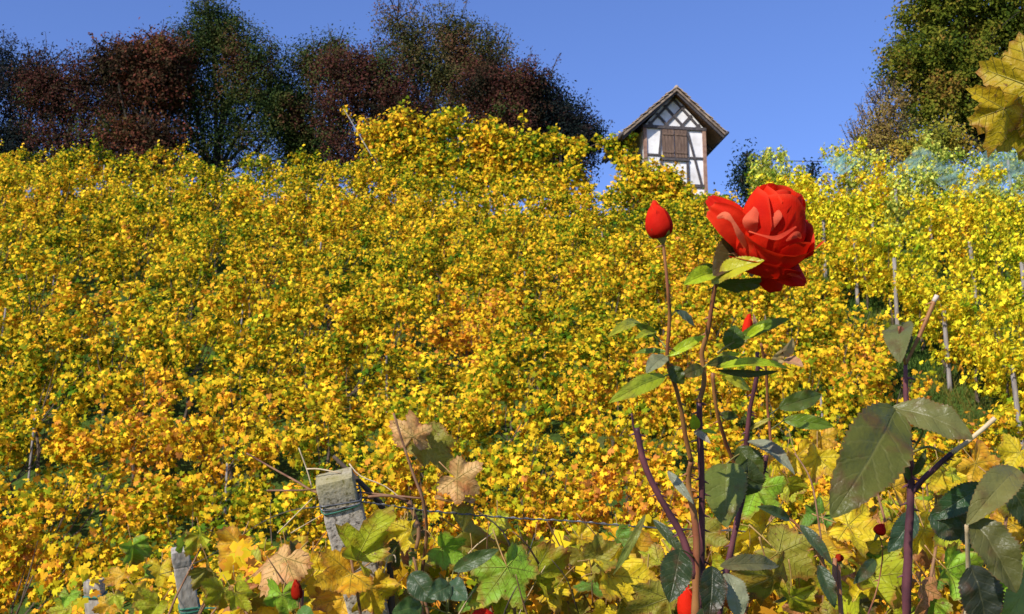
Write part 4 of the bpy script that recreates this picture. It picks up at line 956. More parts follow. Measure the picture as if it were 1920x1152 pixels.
def stem(o, pts, r0, r1, mat, thorns=0, seed=0, name='stem', jit=.3):
    thorns *= 2; r0 *= .70; r1 *= .76
    q = [P(*p) if not isinstance(p, Vector) else p for p in pts]; n = len(q); b = MB()
    b.tube(q, [r0 + (r1 - r0) * i / (n - 1) for i in range(n)], 9, jit=jit, sub=4)
    r = random.Random(seed)
    for k in range(thorns):
        i = r.randrange(n - 1); p = q[i].lerp(q[i + 1], r.random()); s_ = r.choice((-1, 1))
        e = p + RT * s_ * (r0 + r.uniform(.003, .0055)) - UP * .002 + FWD * r.uniform(-.002, .002); m_ = p + RT * s_ * r0 * .8
        b.tube([p, m_, e], [.0016, .0012, .0002], 5, sub=1)
    return b.build(name, M[mat], o, True)
g0 = P(1310, 1152, 1.15)
rose = world_empty('rose_bush', (g0.x, g0.y + .02, 0), 'rose bush with the open scarlet bloom and a slim red bud', 'rose bush')
foot = Vector((g0.x, g0.y, -.05))
stem(rose, [foot, P(1300, 1700, 1.14), P(1310, 1152, 1.12), P(1315, 1060, 1.12), P(1316, 920, 1.11), P(1313, 828, 1.10), P(1311, 755, 1.09)], .0056, .0036, 'stem_purple', 14, 1)
stem(rose, [(1311, 755, 1.09), (1321, 712, 1.085), (1316, 664, 1.08), (1327, 622, 1.07), (1337, 560, 1.06), (1345, 530, 1.055), (1375, 510, 1.06), (1412, 498, 1.07)], .0034, .0024, 'stem_red', 5, 2)
stem(rose, [(1304, 1170, 1.1), (1305, 1090, 1.1), (1306, 1010, 1.1), (1300, 960, 1.1), (1290, 905, 1.1), (1296, 865, 1.09)], .006, .0034, 'stem_red', 6, 3)
stem(rose, [(1296, 865, 1.09), (1285, 815, 1.08), (1277, 768, 1.07), (1267, 727, 1.06), (1254, 690, 1.05), (1251, 659, 1.04), (1256, 594, 1.03), (1253, 555, 1.02), (1249, 510, 1.02), (1243, 452, 1.02)], .0034, .0017, 'stem_red', 4, 4)
stem(rose, [(1305, 1085, 1.1), (1279, 1006, 1.1), (1257, 967, 1.1), (1231, 922, 1.1), (1208, 870, 1.1), (1199, 832, 1.1), (1194, 803, 1.1)], .0052, .0036, 'stem_purple', 12, 5)
stem(rose, [(1200, 838, 1.1), (1190, 812, 1.1), (1184, 775, 1.1)], .0018, .001, 'stem_purple', 0, 6, 'twig')
stem(rose, [(1345, 1170, 1.2), (1367, 1048, 1.2), (1382, 980, 1.2), (1395, 915, 1.2), (1400, 830, 1.19), (1406, 770, 1.18), (1419, 706, 1.17), (1420, 660, 1.17)], .0052, .0024, 'stem_purple', 8, 7)
stem(rose, [(1400, 826, 1.19), (1385, 877, 1.2), (1366, 844, 1.19), (1350, 794, 1.17), (1342, 758, 1.16), (1336, 700, 1.15)], .003, .0024, 'stem_red', 3, 8)
stem(rose, [(1395, 920, 1.2), (1418, 905, 1.2), (1432, 883, 1.2), (1437, 854, 1.2)], .0035, .003, 'stem_purple', 2, 9)
stem(rose, [(1446, 850, 1.25), (1443, 800, 1.25), (1439, 765, 1.25), (1438, 715, 1.24), (1433, 675, 1.23), (1427, 645, 1.22)], .0022, .002, 'stem_red', 2, 10)
DG, MG, BG, OG, GG, SG = (.055, .085, .012), (.13, .23, .018), (.40, .58, .02), (.10, .11, .035), (.17, .20, .09), (.055, .09, .06)
nF = -FWD
def rl(o, x0, y0, D0, x1, y1, D1, wpx, tint, seed, n=(0, 0, 0), pet=None, **k):
    nr = nF + Vector(n)
    return blade(P(x0, y0, D0), P(x1, y1, D1), wpx * (D0 + D1) / 2 / FPX, nr, tint, o, seed, pet=(P(*pet) if pet else None), **k)
# leaves below the bloom
rl(rose, 1334, 530, 1.05, 1430, 486, 1.02, 44, (.46, .50, .02), 1, (0, 0, .6), fold=.3, curl=.05, label='bright yellow green leaf under the bloom')
rl(rose, 1412, 462, 1.07, 1338, 520, 1.04, 74, (.07, .055, .02), 2, (-.5, 0, .2), fold=.55, label='folded dark brownish leaf under the bloom')
rl(rose, 1362, 466, 1.06, 1424, 500, 1.05, 56, (.34, .25, .10), 3, (.2, 0, .7), fold=.4)
rl(rose, 1340, 530, 1.06, 1440, 524, 1.09, 30, DG, 4, (0, 0, -.6), fold=.4)
rl(rose, 1338, 512, 1.05, 1282, 534, 1.02, 36, BG, 5, (0, 0, .4), fold=.5)
rl(rose, 1338, 498, 1.05, 1288, 520, 1.05, 26, (.05, .13, .02), 6, (0, 0, -.2), fold=.4)
rl(rose, 1410, 520, 1.08, 1402, 480, 1.07, 12, (.5, .4, .28), 7)
# mid height leaves
rl(rose, 1200, 605, 1.05, 1140, 632, 1.0, 22, (.40, .46, .03), 8, (0, 0, .6), fold=.3)
rl(rose, 1228, 628, 1.05, 1190, 606, 1.03, 20, MG, 9, pet=(1250, 655, 1.04))
rl(rose, 1230, 622, 1.05, 1190, 636, 1.02, 16, (.34, .42, .03), 10, (0, 0, .6))
rl(rose, 1268, 582, 1.03, 1302, 612, 1.03, 18, SG, 11, (0, 0, .8), pet=(1256, 594, 1.03))
rl(rose, 1254, 668, 1.04, 1322, 630, 1.05, 20, BG, 12, (0, 0, .4), fold=.5, pet=(1251, 670, 1.04))
rl(rose, 1250, 660, 1.04, 1190, 662, 1.06, 12, MG, 13, (0, 0, .5))
rl(rose, 1248, 668, 1.04, 1212, 700, 1.02, 34, (.22, .26, .14), 14, (-.4, 0, .3), fold=.3, pet=(1253, 680, 1.04))
rl(rose, 1246, 706, 1.03, 1142, 755, 1.0, 36, (.30, .40, .02), 15, (0, 0, .4), fold=.35, pet=(1258, 704, 1.05))
rl(rose, 1256, 688, 1.04, 1282, 720, 1.04, 30, DG, 16, (.3, 0, -.3))
rl(rose, 1318, 690, 1.08, 1278, 705, 1.07, 26, (.08, .10, .02), 17, (0, 0, .2), pet=(1325, 684, 1.08))
rl(rose, 1342, 690, 1.08, 1482, 690, 1.10, 22, BG, 18, (0, 0, .8), fold=.6, curl=.02, label='long bright green leaf pointing right at mid height')
rl(rose, 1346, 694, 1.085, 1460, 696, 1.10, 16, (.05, .07, .03), 19, (0, 0, -.6))
rl(rose, 1325, 684, 1.08, 1392, 676, 1.10, 22, DG, 20, (0, 0, .3), fold=.4)
rl(rose, 1368, 656, 1.12, 1378, 610, 1.12, 44, (.07, .14, .02), 21, (.2, 0, .2), fold=.3, pet=(1366, 652, 1.11))
rl(rose, 1380, 640, 1.12, 1480, 598, 1.13, 24, MG, 22, (0, 0, .5), fold=.5, pet=(1345, 662, 1.1))
rl(rose, 1400, 634, 1.12, 1446, 606, 1.11, 16, BG, 23, (0, 0, .6), fold=.5)
rl(rose, 1360, 708, 1.12, 1406, 732, 1.13, 26, (.42, .48, .03), 24, (0, 0, .6))
rl(rose, 1345, 670, 1.11, 1386, 664, 1.11, 14, BG, 25, (0, 0, .5))
# small pale leaves, lower
rl(rose, 1304, 806, 1.09, 1300, 776, 1.08, 20, BG, 26, pet=(1312, 820, 1.1))
rl(rose, 1302, 808, 1.09, 1332, 832, 1.07, 15, (.34, .32, .22), 27, (0, 0, .4))
rl(rose, 1312, 808, 1.09, 1345, 814, 1.1, 9, BG, 28, (0, 0, .6))
rl(rose, 1252, 884, 1.08, 1300, 945, 1.06, 17, (.26, .30, .20), 29, (-.3, 0, .5), fold=.4)
rl(rose, 1402, 828, 1.18, 1490, 890, 1.14, 32, (.24, .28, .18), 30, (.2, 0, .8), fold=.4, sag=.14, label='silvery green leaf curving down to the right')
rl(rose, 1384, 838, 1.19, 1424, 905, 1.18, 54, DG, 31, (.2, 0, .1), fold=.3)
rl(rose, 1362, 870, 1.17, 1362, 990, 1.13, 86, (.14, .19, .035), 32, (-.3, 0, .2), fold=.5, shape=.75, label='large dull green leaf hanging behind the thick purple stem', pet=(1390, 850, 1.19))
rl(rose, 1392, 930, 1.18, 1402, 860, 1.18, 70, (.05, .08, .025), 33, (.4, 0, 0), fold=.3)
rl(rose, 1470, 788, 1.3, 1562, 800, 1.3, 30, MG, 34, (0, 0, .3), fold=.3, pet=(1445, 806, 1.26))
rl(rose, 1460, 765, 1.3, 1540, 740, 1.32, 36, (.08, .13, .02), 35, (0, 0, .2), fold=.3, pet=(1440, 780, 1.25))
rl(rose, 1350, 778, 1.18, 1384, 782, 1.18, 18, DG, 36, (0, 0, .2))
rl(rose, 1405, 806, 1.19, 1452, 782, 1.18, 9, (.40, .38, .06), 37, (0, 0, .5))
# dark broad leaves at the foot of the frame
rl(rose, 1275, 1030, 1.05, 1255, 1130, 1.02, 62, (.03, .055, .018), 38, (-.1, 0, .1), fold=.25, shape=.9, pet=(1300, 1045, 1.1), label='dark green oval leaf left of the joined stems')
rl(rose, 1335, 1062, 1.0, 1328, 1165, .98, 54, (.02, .035, .014), 39, (.1, 0, .1), fold=.35, shape=.8)
rl(rose, 1318, 1140, .99, 1335, 1230, .98, 56, (.03, .05, .02), 40, (.1, 0, .1))
rl(rose, 1350, 1062, 1.02, 1460, 1062, 1.06, 34, (.16, .17, .07), 41, (0, 0, .6), fold=.35)
rl(rose, 1360, 1075, 1.02, 1385, 1165, 1.0, 52, (.25, .30, .18), 42, (.3, 0, .6), fold=.2, sag=.15, label='pale glossy leaf catching the sun beside the dark leaf')
rl(rose, 1225, 975, 1.12, 1290, 1050, 1.1, 20, (.05, .08, .03), 43, (0, 0, .4), fold=.4)
rl(rose, 1210, 965, 1.12, 1150, 1080, 1.12, 16, (.20, .26, .05), 44, (0, 0, .2), curl=.1)

# bloom
PS = 1.06 / FPX
fb0 = P(1430, 498, 1.06)
ax = (RT * .20 + UP * .93 - FWD * .28).normalized()
fx = (RT - ax * RT.dot(ax)).normalized(); fy = ax.cross(fx)      # fy points away from the camera
if fy.dot(FWD) < 0: fy = -fy
RED, SUNLIT_CORAL, DRED = (.94, .026, .006), (.92, .25, .12), (.62, .006, .004)  # the coral tint stands for direct sun on the petals
bm_ = MB(); bm_.tube([fb0 - ax * 12 * PS, fb0 - ax * 2 * PS, fb0 + ax * 14 * PS], [5 * PS, 15 * PS, 8 * PS], 10); bloom = bm_.build('bloom', M['stem_green'], rose, True)
def lerpk(keys, t_):
    n = len(keys)
    for i in range(n - 1):
        if t_ <= keys[i + 1][0]:
            a, b = keys[i], keys[i + 1]; h = b[0] - a[0]; u = (t_ - a[0]) / h; o = []
            for c in range(1, len(a)):
                m0 = (b[c] - keys[i - 1][c]) / (b[0] - keys[i - 1][0]) if i > 0 else (b[c] - a[c]) / h * 1.2
                m1 = (keys[i + 2][c] - a[c]) / (keys[i + 2][0] - a[0]) if i + 2 < n else (b[c] - a[c]) / h
                o.append((2*u**3 - 3*u*u + 1) * a[c] + (u**3 - 2*u*u + u) * h * m0 + (-2*u**3 + 3*u*u) * b[c] + (u**3 - u*u) * h * m1)
            return o
    return list(keys[-1][1:])
def cup_petal(az, halfw, keys, tint, seed, edge=.35, wave=2.0, flare=0, parent=None, o=None, A=ax, X=fx, Yv=fy, S=PS, point=0.0, tipc=None, drop=0):
    """petal wrapped round the flower axis; az 0 faces the camera; keys: (v, height, radius) in px"""
    r = random.Random(seed); o = o or fb0; nv, nu = 22, 20; vs, ve, fs = [], [], []; ph = r.uniform(0, 6)
    for j in range(nv + 1):
        v = j / nv
        for k in range(nu + 1):
            u = -1 + 2 * k / nu
            vm = v * (1 - edge * abs(u) ** 3.4 + point * (1 - abs(u)) ** 2)
            h, rad = lerpk(keys, min(vm, 1.0)); 
            if vm > 1: h += (vm - 1) * keys[-1][1] * .9
            wd = R(halfw) * (math.sin(math.pi * min(.5, .12 + v * .75)) ** .6)
            a = R(az) + u * wd
            rad += 3.2 * max(0, (v - .86) / .14) ** 2 * (1.0 if S == PS else .3) + 1.6 * (1.0 if S == PS else .3) * v * noise.noise(Vector((u * 2.3, v * 2.5, seed * 1.7)))
            rad += flare * v ** 4 * (abs(u) ** 2) * 12 + wave * v ** 3 * math.sin(u * 5 + ph)
            h += wave * v ** 3 * math.cos(u * 4 + ph) - drop * abs(u) ** 2 * v
            vs.append(o + A * h * S + (X * math.sin(a) - Yv * math.cos(a)) * rad * S); ve.append((v, u, 0))
    w2 = nu + 1
    for j in range(nv):
        for k in range(nu): a_ = j * w2 + k; fs.append((a_, a_ + 1, a_ + w2 + 1, a_ + w2))
    m = MB(); m.add(vs, fs, 0, tint, ve); return m.build('petal', M['petal'], parent or bloom, True)
# tight heart
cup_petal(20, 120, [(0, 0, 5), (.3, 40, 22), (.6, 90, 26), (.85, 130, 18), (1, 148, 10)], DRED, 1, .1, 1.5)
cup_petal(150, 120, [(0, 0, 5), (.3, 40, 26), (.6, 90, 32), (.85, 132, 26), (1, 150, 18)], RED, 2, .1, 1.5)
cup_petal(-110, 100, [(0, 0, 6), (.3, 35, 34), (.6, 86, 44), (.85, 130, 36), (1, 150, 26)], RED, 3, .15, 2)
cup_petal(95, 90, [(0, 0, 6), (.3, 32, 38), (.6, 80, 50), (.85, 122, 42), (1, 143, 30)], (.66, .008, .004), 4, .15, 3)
cup_petal(178, 95, [(0, 0, 8), (.3, 30, 42), (.6, 80, 56), (.85, 122, 48), (1, 146, 34)], RED, 5, .12, 3)
cup_petal(-8, 74, [(0, 0, 8), (.3, 30, 44), (.6, 80, 54), (.85, 122, 43), (1, 144, 30)], RED, 6, .30, 2.5)
cup_petal(-80, 62, [(0, 0, 8), (.3, 28, 46), (.6, 76, 62), (.85, 120, 56), (1, 143, 42)], (.80, .02, .006), 7, .34, 2.5)
cup_petal(62, 58, [(0, 0, 8), (.3, 26, 48), (.6, 66, 60), (.85, 102, 52), (1, 126, 40)], (.70, .01, .004), 18, .26, 2)
# sunlit facets on the heart are painted as coral pieces among the free petals
# outer cup, low at the front
cup_petal(5, 66, [(0, -8, 8), (.3, 4, 48), (.6, 22, 66), (.85, 38, 73), (1, 46, 80)], (.80, .05, .015), 11, -.35, 2, 1, drop=-14)
cup_petal(62, 60, [(0, -8, 8), (.3, 6, 48), (.6, 32, 68), (.85, 58, 72), (1, 72, 74)], (.68, .01, .005), 12, .2, 3, 1)
cup_petal(-72, 46, [(0, -8, 8), (.3, 4, 46), (.6, 26, 66), (.85, 50, 72), (1, 64, 76)], (.78, .02, .008), 13, .3, 2, 1)
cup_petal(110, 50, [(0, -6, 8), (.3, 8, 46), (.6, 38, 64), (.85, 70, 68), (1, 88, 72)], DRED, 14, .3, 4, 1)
cup_petal(-8, 60, [(0, -12, 8), (.3, -12, 46), (.6, 2, 66), (.85, 14, 72), (1, 20, 76)], (.70, .012, .005), 15, .2, 2, .5)
# free petals; the coral ones put patches of sunlight into colour and shape
def free_petal(pts, widths, nrm, tint, seed, cup=.4, ruff=.06, parent=None):
    """centre line through pixel points, widths in px, arched cross section"""
    r = random.Random(seed); q = [P(*p) for p in pts]; n = len(q); nv, nu = 18, 12; vs, ve, fs = [], [], []; ph = r.uniform(0, 6)
    S = pts[0][2] / FPX
    def cr(arr, t_):
        x = t_ * (n - 1); i = min(int(x), n - 2); u = x - i
        p0, p1, p2, p3 = arr[max(i - 1, 0)], arr[i], arr[i + 1], arr[min(i + 2, n - 1)]
        return 0.5 * ((2 * p1) + (p2 - p0) * u + (2 * p0 - 5 * p1 + 4 * p2 - p3) * u * u + (3 * p1 - p0 - 3 * p2 + p3) * u ** 3)
    for j in range(nv + 1):
        t_ = j / nv; c = cr(q, t_); d = (cr(q, min(1, t_ + .02)) - cr(q, max(0, t_ - .02))).normalized()
        nn = Vector(nrm); nn = (nn - d * nn.dot(d)).normalized(); s = d.cross(nn); wd = cr(widths, t_) / 2 * S
        for k in range(nu + 1):
            u = -1 + 2 * k / nu
            back = .22 * (abs(u) ** 2.2) * (t_ ** 3)
            vs.append(c + s * u * wd + nn * (cup * wd * (u * u) + ruff * wd * t_ ** 2 * math.sin(u * 6 + ph) + .10 * wd * t_ * noise.noise(Vector((u * 2.2, t_ * 3, seed * 1.3)))) - d * back * wd + d * .07 * wd * t_ ** 3 * math.sin(u * 9 + ph)); ve.append((t_, u, 0))
    w2 = nu + 1
    for j in range(nv):
        for k in range(nu): a_ = j * w2 + k; fs.append((a_, a_ + 1, a_ + w2 + 1, a_ + w2))
    m = MB(); m.add(vs, fs, 0, tint, ve); return m.build('petal', M['petal'], parent or bloom, True)
free_petal([(1415, 470, 1.06), (1392, 428, 1.05), (1362, 396, 1.05), (1328, 370, 1.06)], [26, 56, 58, 22], nF + UP * .5 - RT * .2, (.80, .015, .005), 21, -.35, .14)
free_petal([(1412, 476, 1.055), (1390, 440, 1.04), (1362, 412, 1.035), (1330, 392, 1.04)], [24, 54, 56, 30], nF + UP * .1 - RT * .3, (.84, .03, .01), 22, .35, .16)
free_petal([(1403, 460, 1.03), (1387, 440, 1.018), (1374, 416, 1.014), (1360, 404, 1.014), (1344, 409, 1.02)], [20, 13, 7, 14, 5], nF, SUNLIT_CORAL, 23, -.2, .03)  # pale cap and streak: sunlight put into the tint
free_petal([(1440, 480, 1.07), (1458, 500, 1.08), (1470, 518, 1.08), (1474, 534, 1.09)], [70, 92, 92, 70], nF + UP * .3, (.62, .008, .004), 24, -.15, .10)
free_petal([(1455, 488, 1.05), (1478, 500, 1.045), (1498, 514, 1.05), (1512, 530, 1.06)], [64, 70, 56, 20], nF + UP * .5, (.74, .012, .005), 25, -.25, .08)
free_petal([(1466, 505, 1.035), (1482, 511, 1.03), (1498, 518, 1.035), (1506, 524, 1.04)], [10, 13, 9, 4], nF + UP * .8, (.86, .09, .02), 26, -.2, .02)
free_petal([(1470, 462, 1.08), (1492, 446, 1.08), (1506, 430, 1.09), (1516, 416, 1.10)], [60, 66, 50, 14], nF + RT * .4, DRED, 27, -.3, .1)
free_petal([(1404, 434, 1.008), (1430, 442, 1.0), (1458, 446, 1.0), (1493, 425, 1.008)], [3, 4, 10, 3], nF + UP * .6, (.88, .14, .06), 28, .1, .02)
free_petal([(1411, 438, 1.030), (1406, 415, 1.022), (1417, 392, 1.028), (1430, 366, 1.036)], [18, 30, 15, 1], nF - RT * .5, SUNLIT_CORAL, 31, -.2, .01)  # left sunlit facet, shaped as a pale sliver
free_petal([(1446, 434, 1.022), (1455, 412, 1.018), (1457, 402, 1.021), (1452, 386, 1.028)], [2, 14, 17, 1], nF - RT * .4, SUNLIT_CORAL, 32, -.2, .01)  # right sunlit facet, its light carried by the coral tint
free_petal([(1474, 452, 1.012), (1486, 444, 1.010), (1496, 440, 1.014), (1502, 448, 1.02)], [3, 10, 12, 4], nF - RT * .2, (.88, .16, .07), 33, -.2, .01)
# sepals under the bloom
rl(rose, 1425, 498, 1.04, 1396, 480, 1.03, 8, (.12, .15, .06), 60, name='sepal')

def bud(o, cx, cy, D, w_px, h_px, lean, seed, opened=.0, sepals=4, tone=1.0):
    S = D / FPX; A = (UP + RT * lean).normalized(); X = (RT - A * RT.dot(A)).normalized(); Yv = A.cross(X); Yv = Yv if Yv.dot(FWD) > 0 else -Yv
    base = P(cx, cy, D); b = MB(); b.tube([base - A * 13 * S, base - A * 6 * S, base + A * 1 * S, base + A * 7 * S], [2.4 * S, w_px * .13 * S, w_px * .2 * S, w_px * .14 * S], 8)
    bo_ = b.build('bud', M['stem_green'], o, True)
    hw = w_px / 2
    K_ = lambda k, top: [(0, -1, hw * .25), (.2, h_px * .08, hw * .80 * k), (.45, h_px * .34, hw * k), (.75, h_px * .70, hw * .70 * k), (1, h_px * top, hw * .12)]
    for i, (az, hf, k, top, tn) in enumerate(((0, 130, .8, 1.0, RED), (120, 100, .88, .98, RED), (-110, 95, .92, .95, (.78, .01, .005)), (60, 70, .98, .86, (.45, .003, .004)), (-35, 75, 1.0, .93, (.84, .02, .008)))):
        tn = tuple(q_ * tone for q_ in tn)
        cup_petal(az, hf, K_(k, top), tn, seed + i, .25, .6, 0, bo_, base, A, X, Yv, S)
    for i in range(sepals):
        a = 6.28 * i / max(1, sepals) + .5; dv = X * math.sin(a) - Yv * math.cos(a)
        blade(base + dv * hw * .3 * S, base + dv * hw * 1.08 * S + A * h_px * (.12 + .25 * ((i * 7) % 3) / 2) * S, w_px * .17 * S, dv + A * .2, (.14, .17, .05), bo_, seed + 20 + i, name='sepal', fold=.2, curl=.1)
    return bo_
bud(rose, 1241, 446, 1.02, 52, 71, -.22, 200, .6, 5)
bud(rose, 1400, 630, 1.15, 20, 42, .12, 220)
blade(P(1418, 622, 1.14), P(1412, 588, 1.13), 9 * 1.14 / FPX, nF, (.7, .45, .3), rose, 230, name='sepal')
blade(P(1434, 618, 1.14), P(1434, 590, 1.13), 5 * 1.14 / FPX, nF, (.6, .5, .45), rose, 231, name='sepal')
# dried pale leaf curls beside the small bud
rl(rose, 1462, 668, 1.22, 1486, 634, 1.20, 26, (.66, .52, .22), 70, (.3, 0, .2), fold=.5, mat='bigleaf', label='dry pale yellow leaf curled beside the small bud')
rl(rose, 1456, 684, 1.22, 1466, 656, 1.21, 22, (.66, .52, .2), 71, (-.2, 0, .2), fold=.4, mat='bigleaf')
rl(rose, 1468, 678, 1.22, 1506, 688, 1.2, 26, (.62, .34, .18), 72, (.2, 0, .6), fold=.5, mat='bigleaf')

# second rose bush: bare forked stem at the right
g1 = P(1700, 1152, .98)
rb = world_empty('rose_bush', (g1.x, g1.y, 0), 'rose bush with a cut, forked dark stem and broad leaves at the right', 'rose bush')
stem(rb, [Vector((g1.x, g1.y, -.05)), P(1700, 1600, .98), P(1700, 1152, .98), P(1702, 1050, .98), P(1706, 950, .98), P(1708, 890, .98), P(1704, 830, .97), P(1699, 760, .97), P(1698, 682, .97)], .0072, .0024, 'stem_purple', 12, 31)
stem(rb, [(1698, 684, .97), (1690, 650, .96), (1686, 612, .96)], .0022, .0018, 'stem_red', 0, 32, 'twig')
stem(rb, [(1698, 684, .97), (1712, 655, .97), (1735, 605, .97), (1753, 562, .97)], .0019, .0027, 'stem_red', 1, 33, 'branch')
stem(rb, [(1751, 566, .97), (1757, 554, .97)], .0030, .0026, 'cut', 0, 34, 'cut_end', 0)
stem(rb, [(1708, 925, .98), (1740, 890, .975), (1785, 850, .97)], .0036, .003, 'stem_purple', 2, 35, 'branch')
stem(rb, [(1785, 850, .97), (1825, 820, .965), (1866, 784, .96)], .003, .0024, 'canepale', 0, 36, 'branch')
for k, (a, b_, c_) in enumerate((((1700, 850), (1690, 820), (1672, 785)), ((1706, 850), (1725, 822), (1732, 800)), ((1700, 905), (1686, 850), (1676, 810)), ((1702, 852), (1740, 838), (1770, 850)))):
    stem(rb, [(*a, .975), (*b_, .96), (*c_, .95)], .0018, .0012, 'stem_green' if k % 2 else 'stem_purple', 0, 37 + k, 'twig')
rl(rb, 1680, 768, .93, 1558, 972, .86, 126, (.10, .12, .022), 80, (-.1, 0, .1), fold=.22, shape=.74, sag=.07, twist=.3, label='very large glossy olive leaf hanging left of the dark stem', pet=(1698, 850, .96))
rl(rb, 1672, 764, .96, 1824, 824, .93, 72, (.15, .17, .05), 81, (.2, 0, .5), fold=.2, shape=.95, sag=.10, label='greyish leaf stretching right across the dark stem')
rl(rb, 1692, 610, .97, 1688, 682, .93, 56, (.14, .17, .06), 82, (-.6, 0, .2), fold=.5, shape=.7)
rl(rb, 1692, 604, .97, 1700, 664, .97, 24, (.06, .08, .04), 83, (.5, 0, 0), fold=.4)
rl(rb, 1690, 612, .96, 1684, 668, .95, 14, (.14, .05, .03), 84, (0, 0, .2), fold=.6)
rl(rb, 1908, 880, .9, 1812, 985, .86, 64, (.17, .18, .05), 85, (-.2, 0, .6), fold=.4, sag=.10, label='pale olive leaf arching at the right edge')
rl(rb, 1822, 972, .87, 1906, 1112, .85, 84, (.10, .11, .03), 86, (.1, 0, .3), fold=.35, shape=.8, label='broad dull leaf with a pale midrib at the lower right')
rl(rb, 1820, 1060, .9, 1850, 1180, .9, 84, (.03, .04, .03), 87, (0, 0, .2), fold=.2)
rl(rb, 1880, 900, .95, 1945, 1000, .95, 70, (.03, .05, .012), 88, (.2, 0, .1), fold=.3)
rl(rb, 1845, 910, 1.05, 1740, 975, 1.05, 50, (.03, .08, .025), 89, (0, 0, .4), fold=.35)
rl(rb, 1745, 960, 1.05, 1800, 1010, 1.05, 60, (.035, .07, .03), 90, (0, 0, .2), fold=.3)
rl(rb, 1715, 960, 1.03, 1665, 1035, 1.02, 46, (.04, .09, .05), 91, (0, 0, .2), fold=.3)
rl(rb, 1790, 960, 1.06, 1835, 1030, 1.06, 50, (.03, .06, .02), 92, (0, 0, .1), fold=.3)
rl(rb, 1940, 1080, .92, 1880, 1165, .9, 60, (.20, .30, .05), 93, (0, 0, .5), fold=.3)
rl(rb, 1920, 1040, .95, 1960, 1140, .95, 50, (.22, .36, .03), 94, (0, 0, .3))
rl(rb, 1705, 900, .97, 1668, 838, .96, 18, (.05, .09, .03), 95, (0, 0, .2), fold=.4)
rl(rb, 1712, 892, .97, 1736, 842, .96, 16, (.06, .09, .03), 96, (0, 0, .2), fold=.4)
stem(rb, [(1790, 1250, .95), (1812, 1150, .92), (1815, 1060, .9), (1812, 985, .88)], .003, .002, 'canepale', 0, 97, 'branch')
# third, slighter rose shoots and scattered red blooms low down
g2 = P(1590, 1300, 1.4)
rc = world_empty('rose_bush', (g2.x, g2.y, 0), 'slight rose bush with drooping twigs and two small red blooms low at the right', 'rose bush')
stem(rc, [Vector((g2.x, g2.y, -.05)), P(1585, 1250, 1.4), P(1560, 1130, 1.4), P(1540, 1050, 1.4), P(1500, 990, 1.4), P(1460, 960, 1.4)], .005, .0016, 'stem_red', 4, 41)
stem(rc, [(1545, 1060, 1.4), (1535, 980, 1.4), (1520, 900, 1.42), (1490, 850, 1.44)], .002, .0012, 'cane', 0, 42, 'twig')
stem(rc, [(1585, 1250, 1.4), (1640, 1120, 1.6), (1655, 1040, 1.6), (1648, 1003, 1.46)], .0018, .001, 'stem_red', 2, 43)
stem(rc, [(1560, 1130, 1.4), (1575, 1080, 1.45), (1574, 1052, 1.45)], .0013, .001, 'stem_red', 0, 44, 'twig')
rl(rc, 1500, 985, 1.38, 1560, 1060, 1.36, 24, (.05, .09, .04), 101, (0, 0, .5), fold=.4)
rl(rc, 1480, 975, 1.38, 1420, 950, 1.36, 22, (.05, .09, .03), 102, (0, 0, .5), fold=.4)
rl(rc, 1535, 1060, 1.38, 1565, 1140, 1.36, 30, (.04, .08, .03), 103, (0, 0, .3), fold=.4)
rl(rc, 1640, 1050, 1.42, 1600, 1095, 1.4, 26, (.05, .09, .03), 104, (0, 0, .3), fold=.4)
bud(rc, 1646, 1002, 1.45, 24, 22, .5, 240, .8, 4, .8)
bud(rc, 1575, 1052, 1.45, 18, 14, -.3, 250, .8, 4, .25)
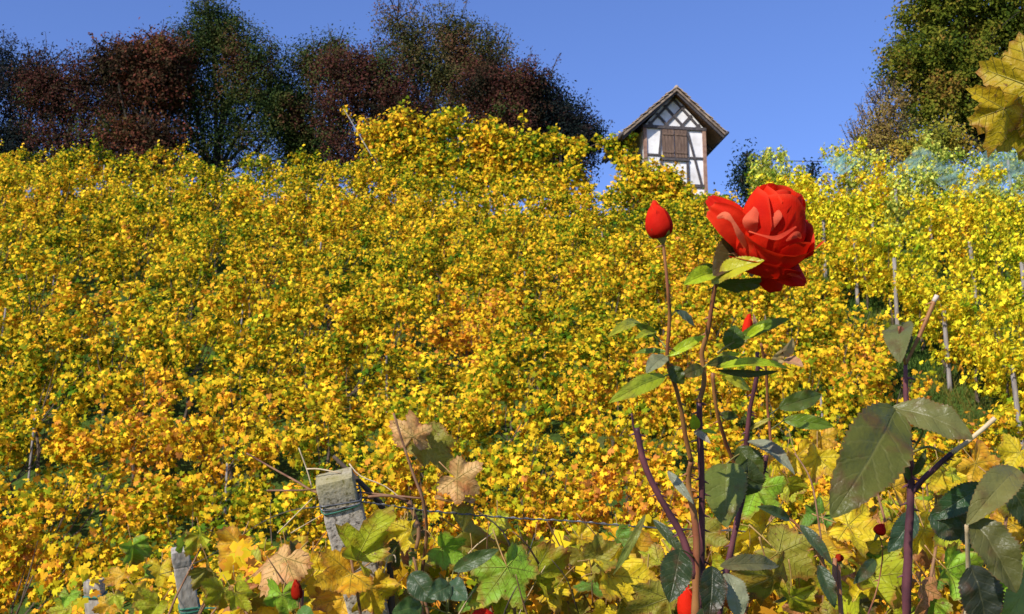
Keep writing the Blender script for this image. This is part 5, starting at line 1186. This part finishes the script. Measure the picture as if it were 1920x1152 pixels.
# bottom left bud and lowest bloom
g3 = P(560, 1250, 1.9)
rd = world_empty('rose_bush', (g3.x, g3.y, 0), 'low rose shoot with one closed dark red bud under the dry orange leaf', 'rose bush')
stem(rd, [Vector((g3.x, g3.y, -.05)), P(562, 1250, 1.9), P(565, 1170, 1.9), P(561, 1125, 1.9)], .004, .0022, 'stem_red', 2, 51)
bud(rd, 558, 1124, 1.9, 22, 38, -.1, 260, 2.2, 5, .4)
rl(rd, 562, 1140, 1.9, 590, 1170, 1.88, 30, (.10, .22, .04), 111, (0, 0, .3))
g4 = P(1285, 1300, 1.3)
re_ = world_empty('rose_bush', (g4.x, g4.y, 0), 'rose shoot whose red bloom peeps out at the bottom beside the dark leaf', 'rose bush')
stem(re_, [Vector((g4.x, g4.y, -.05)), P(1288, 1250, 1.3), P(1290, 1165, 1.16)], .004, .0025, 'stem_red', 0, 61)
eb = bud(re_, 1292, 1165, 1.14, 40, 74, -.1, 270, 1.5, 5)
g5 = P(840, 1300, 1.7)
rg_ = world_empty('rose_bush', (g5.x, g5.y, 0), 'low rose shoot with dark green leaves and a faded pink bloom at the bottom centre', 'rose bush')
stem(rg_, [Vector((g5.x, g5.y, -.05)), P(838, 1250, 1.7), P(838, 1150, 1.7), P(842, 1110, 1.7)], .004, .0018, 'stem_green', 2, 71)
rl(rg_, 845, 1098, 1.68, 802, 1120, 1.66, 44, (.05, .10, .04), 121, (0, 0, .3), fold=.25)
rl(rg_, 840, 1095, 1.7, 876, 1125, 1.66, 46, (.05, .11, .05), 122, (0, 0, .3), fold=.25)
rl(rg_, 790, 1135, 1.7, 735, 1150, 1.66, 44, (.06, .13, .03), 123, (0, 0, .3), fold=.25, pet=(838, 1150, 1.7))
rl(rg_, 770, 1075, 1.7, 815, 1130, 1.68, 50, (.04, .08, .03), 124, (0, 0, .2), fold=.25, pet=(838, 1140, 1.7))
rl(rg_, 850, 1070, 1.72, 935, 1030, 1.72, 30, (.06, .11, .03), 125, (0, 0, .3), fold=.35, pet=(842, 1110, 1.7))
stem(rg_, [(838, 1200, 1.7), (880, 1180, 1.7), (905, 1165, 1.7)], .002, .0016, 'stem_green', 0, 72)
bud(rg_, 905, 1166, 1.7, 46, 26, .1, 280, .5)

for o in list(bpy.data.objects):
    if '_w' in o: del o['_w']
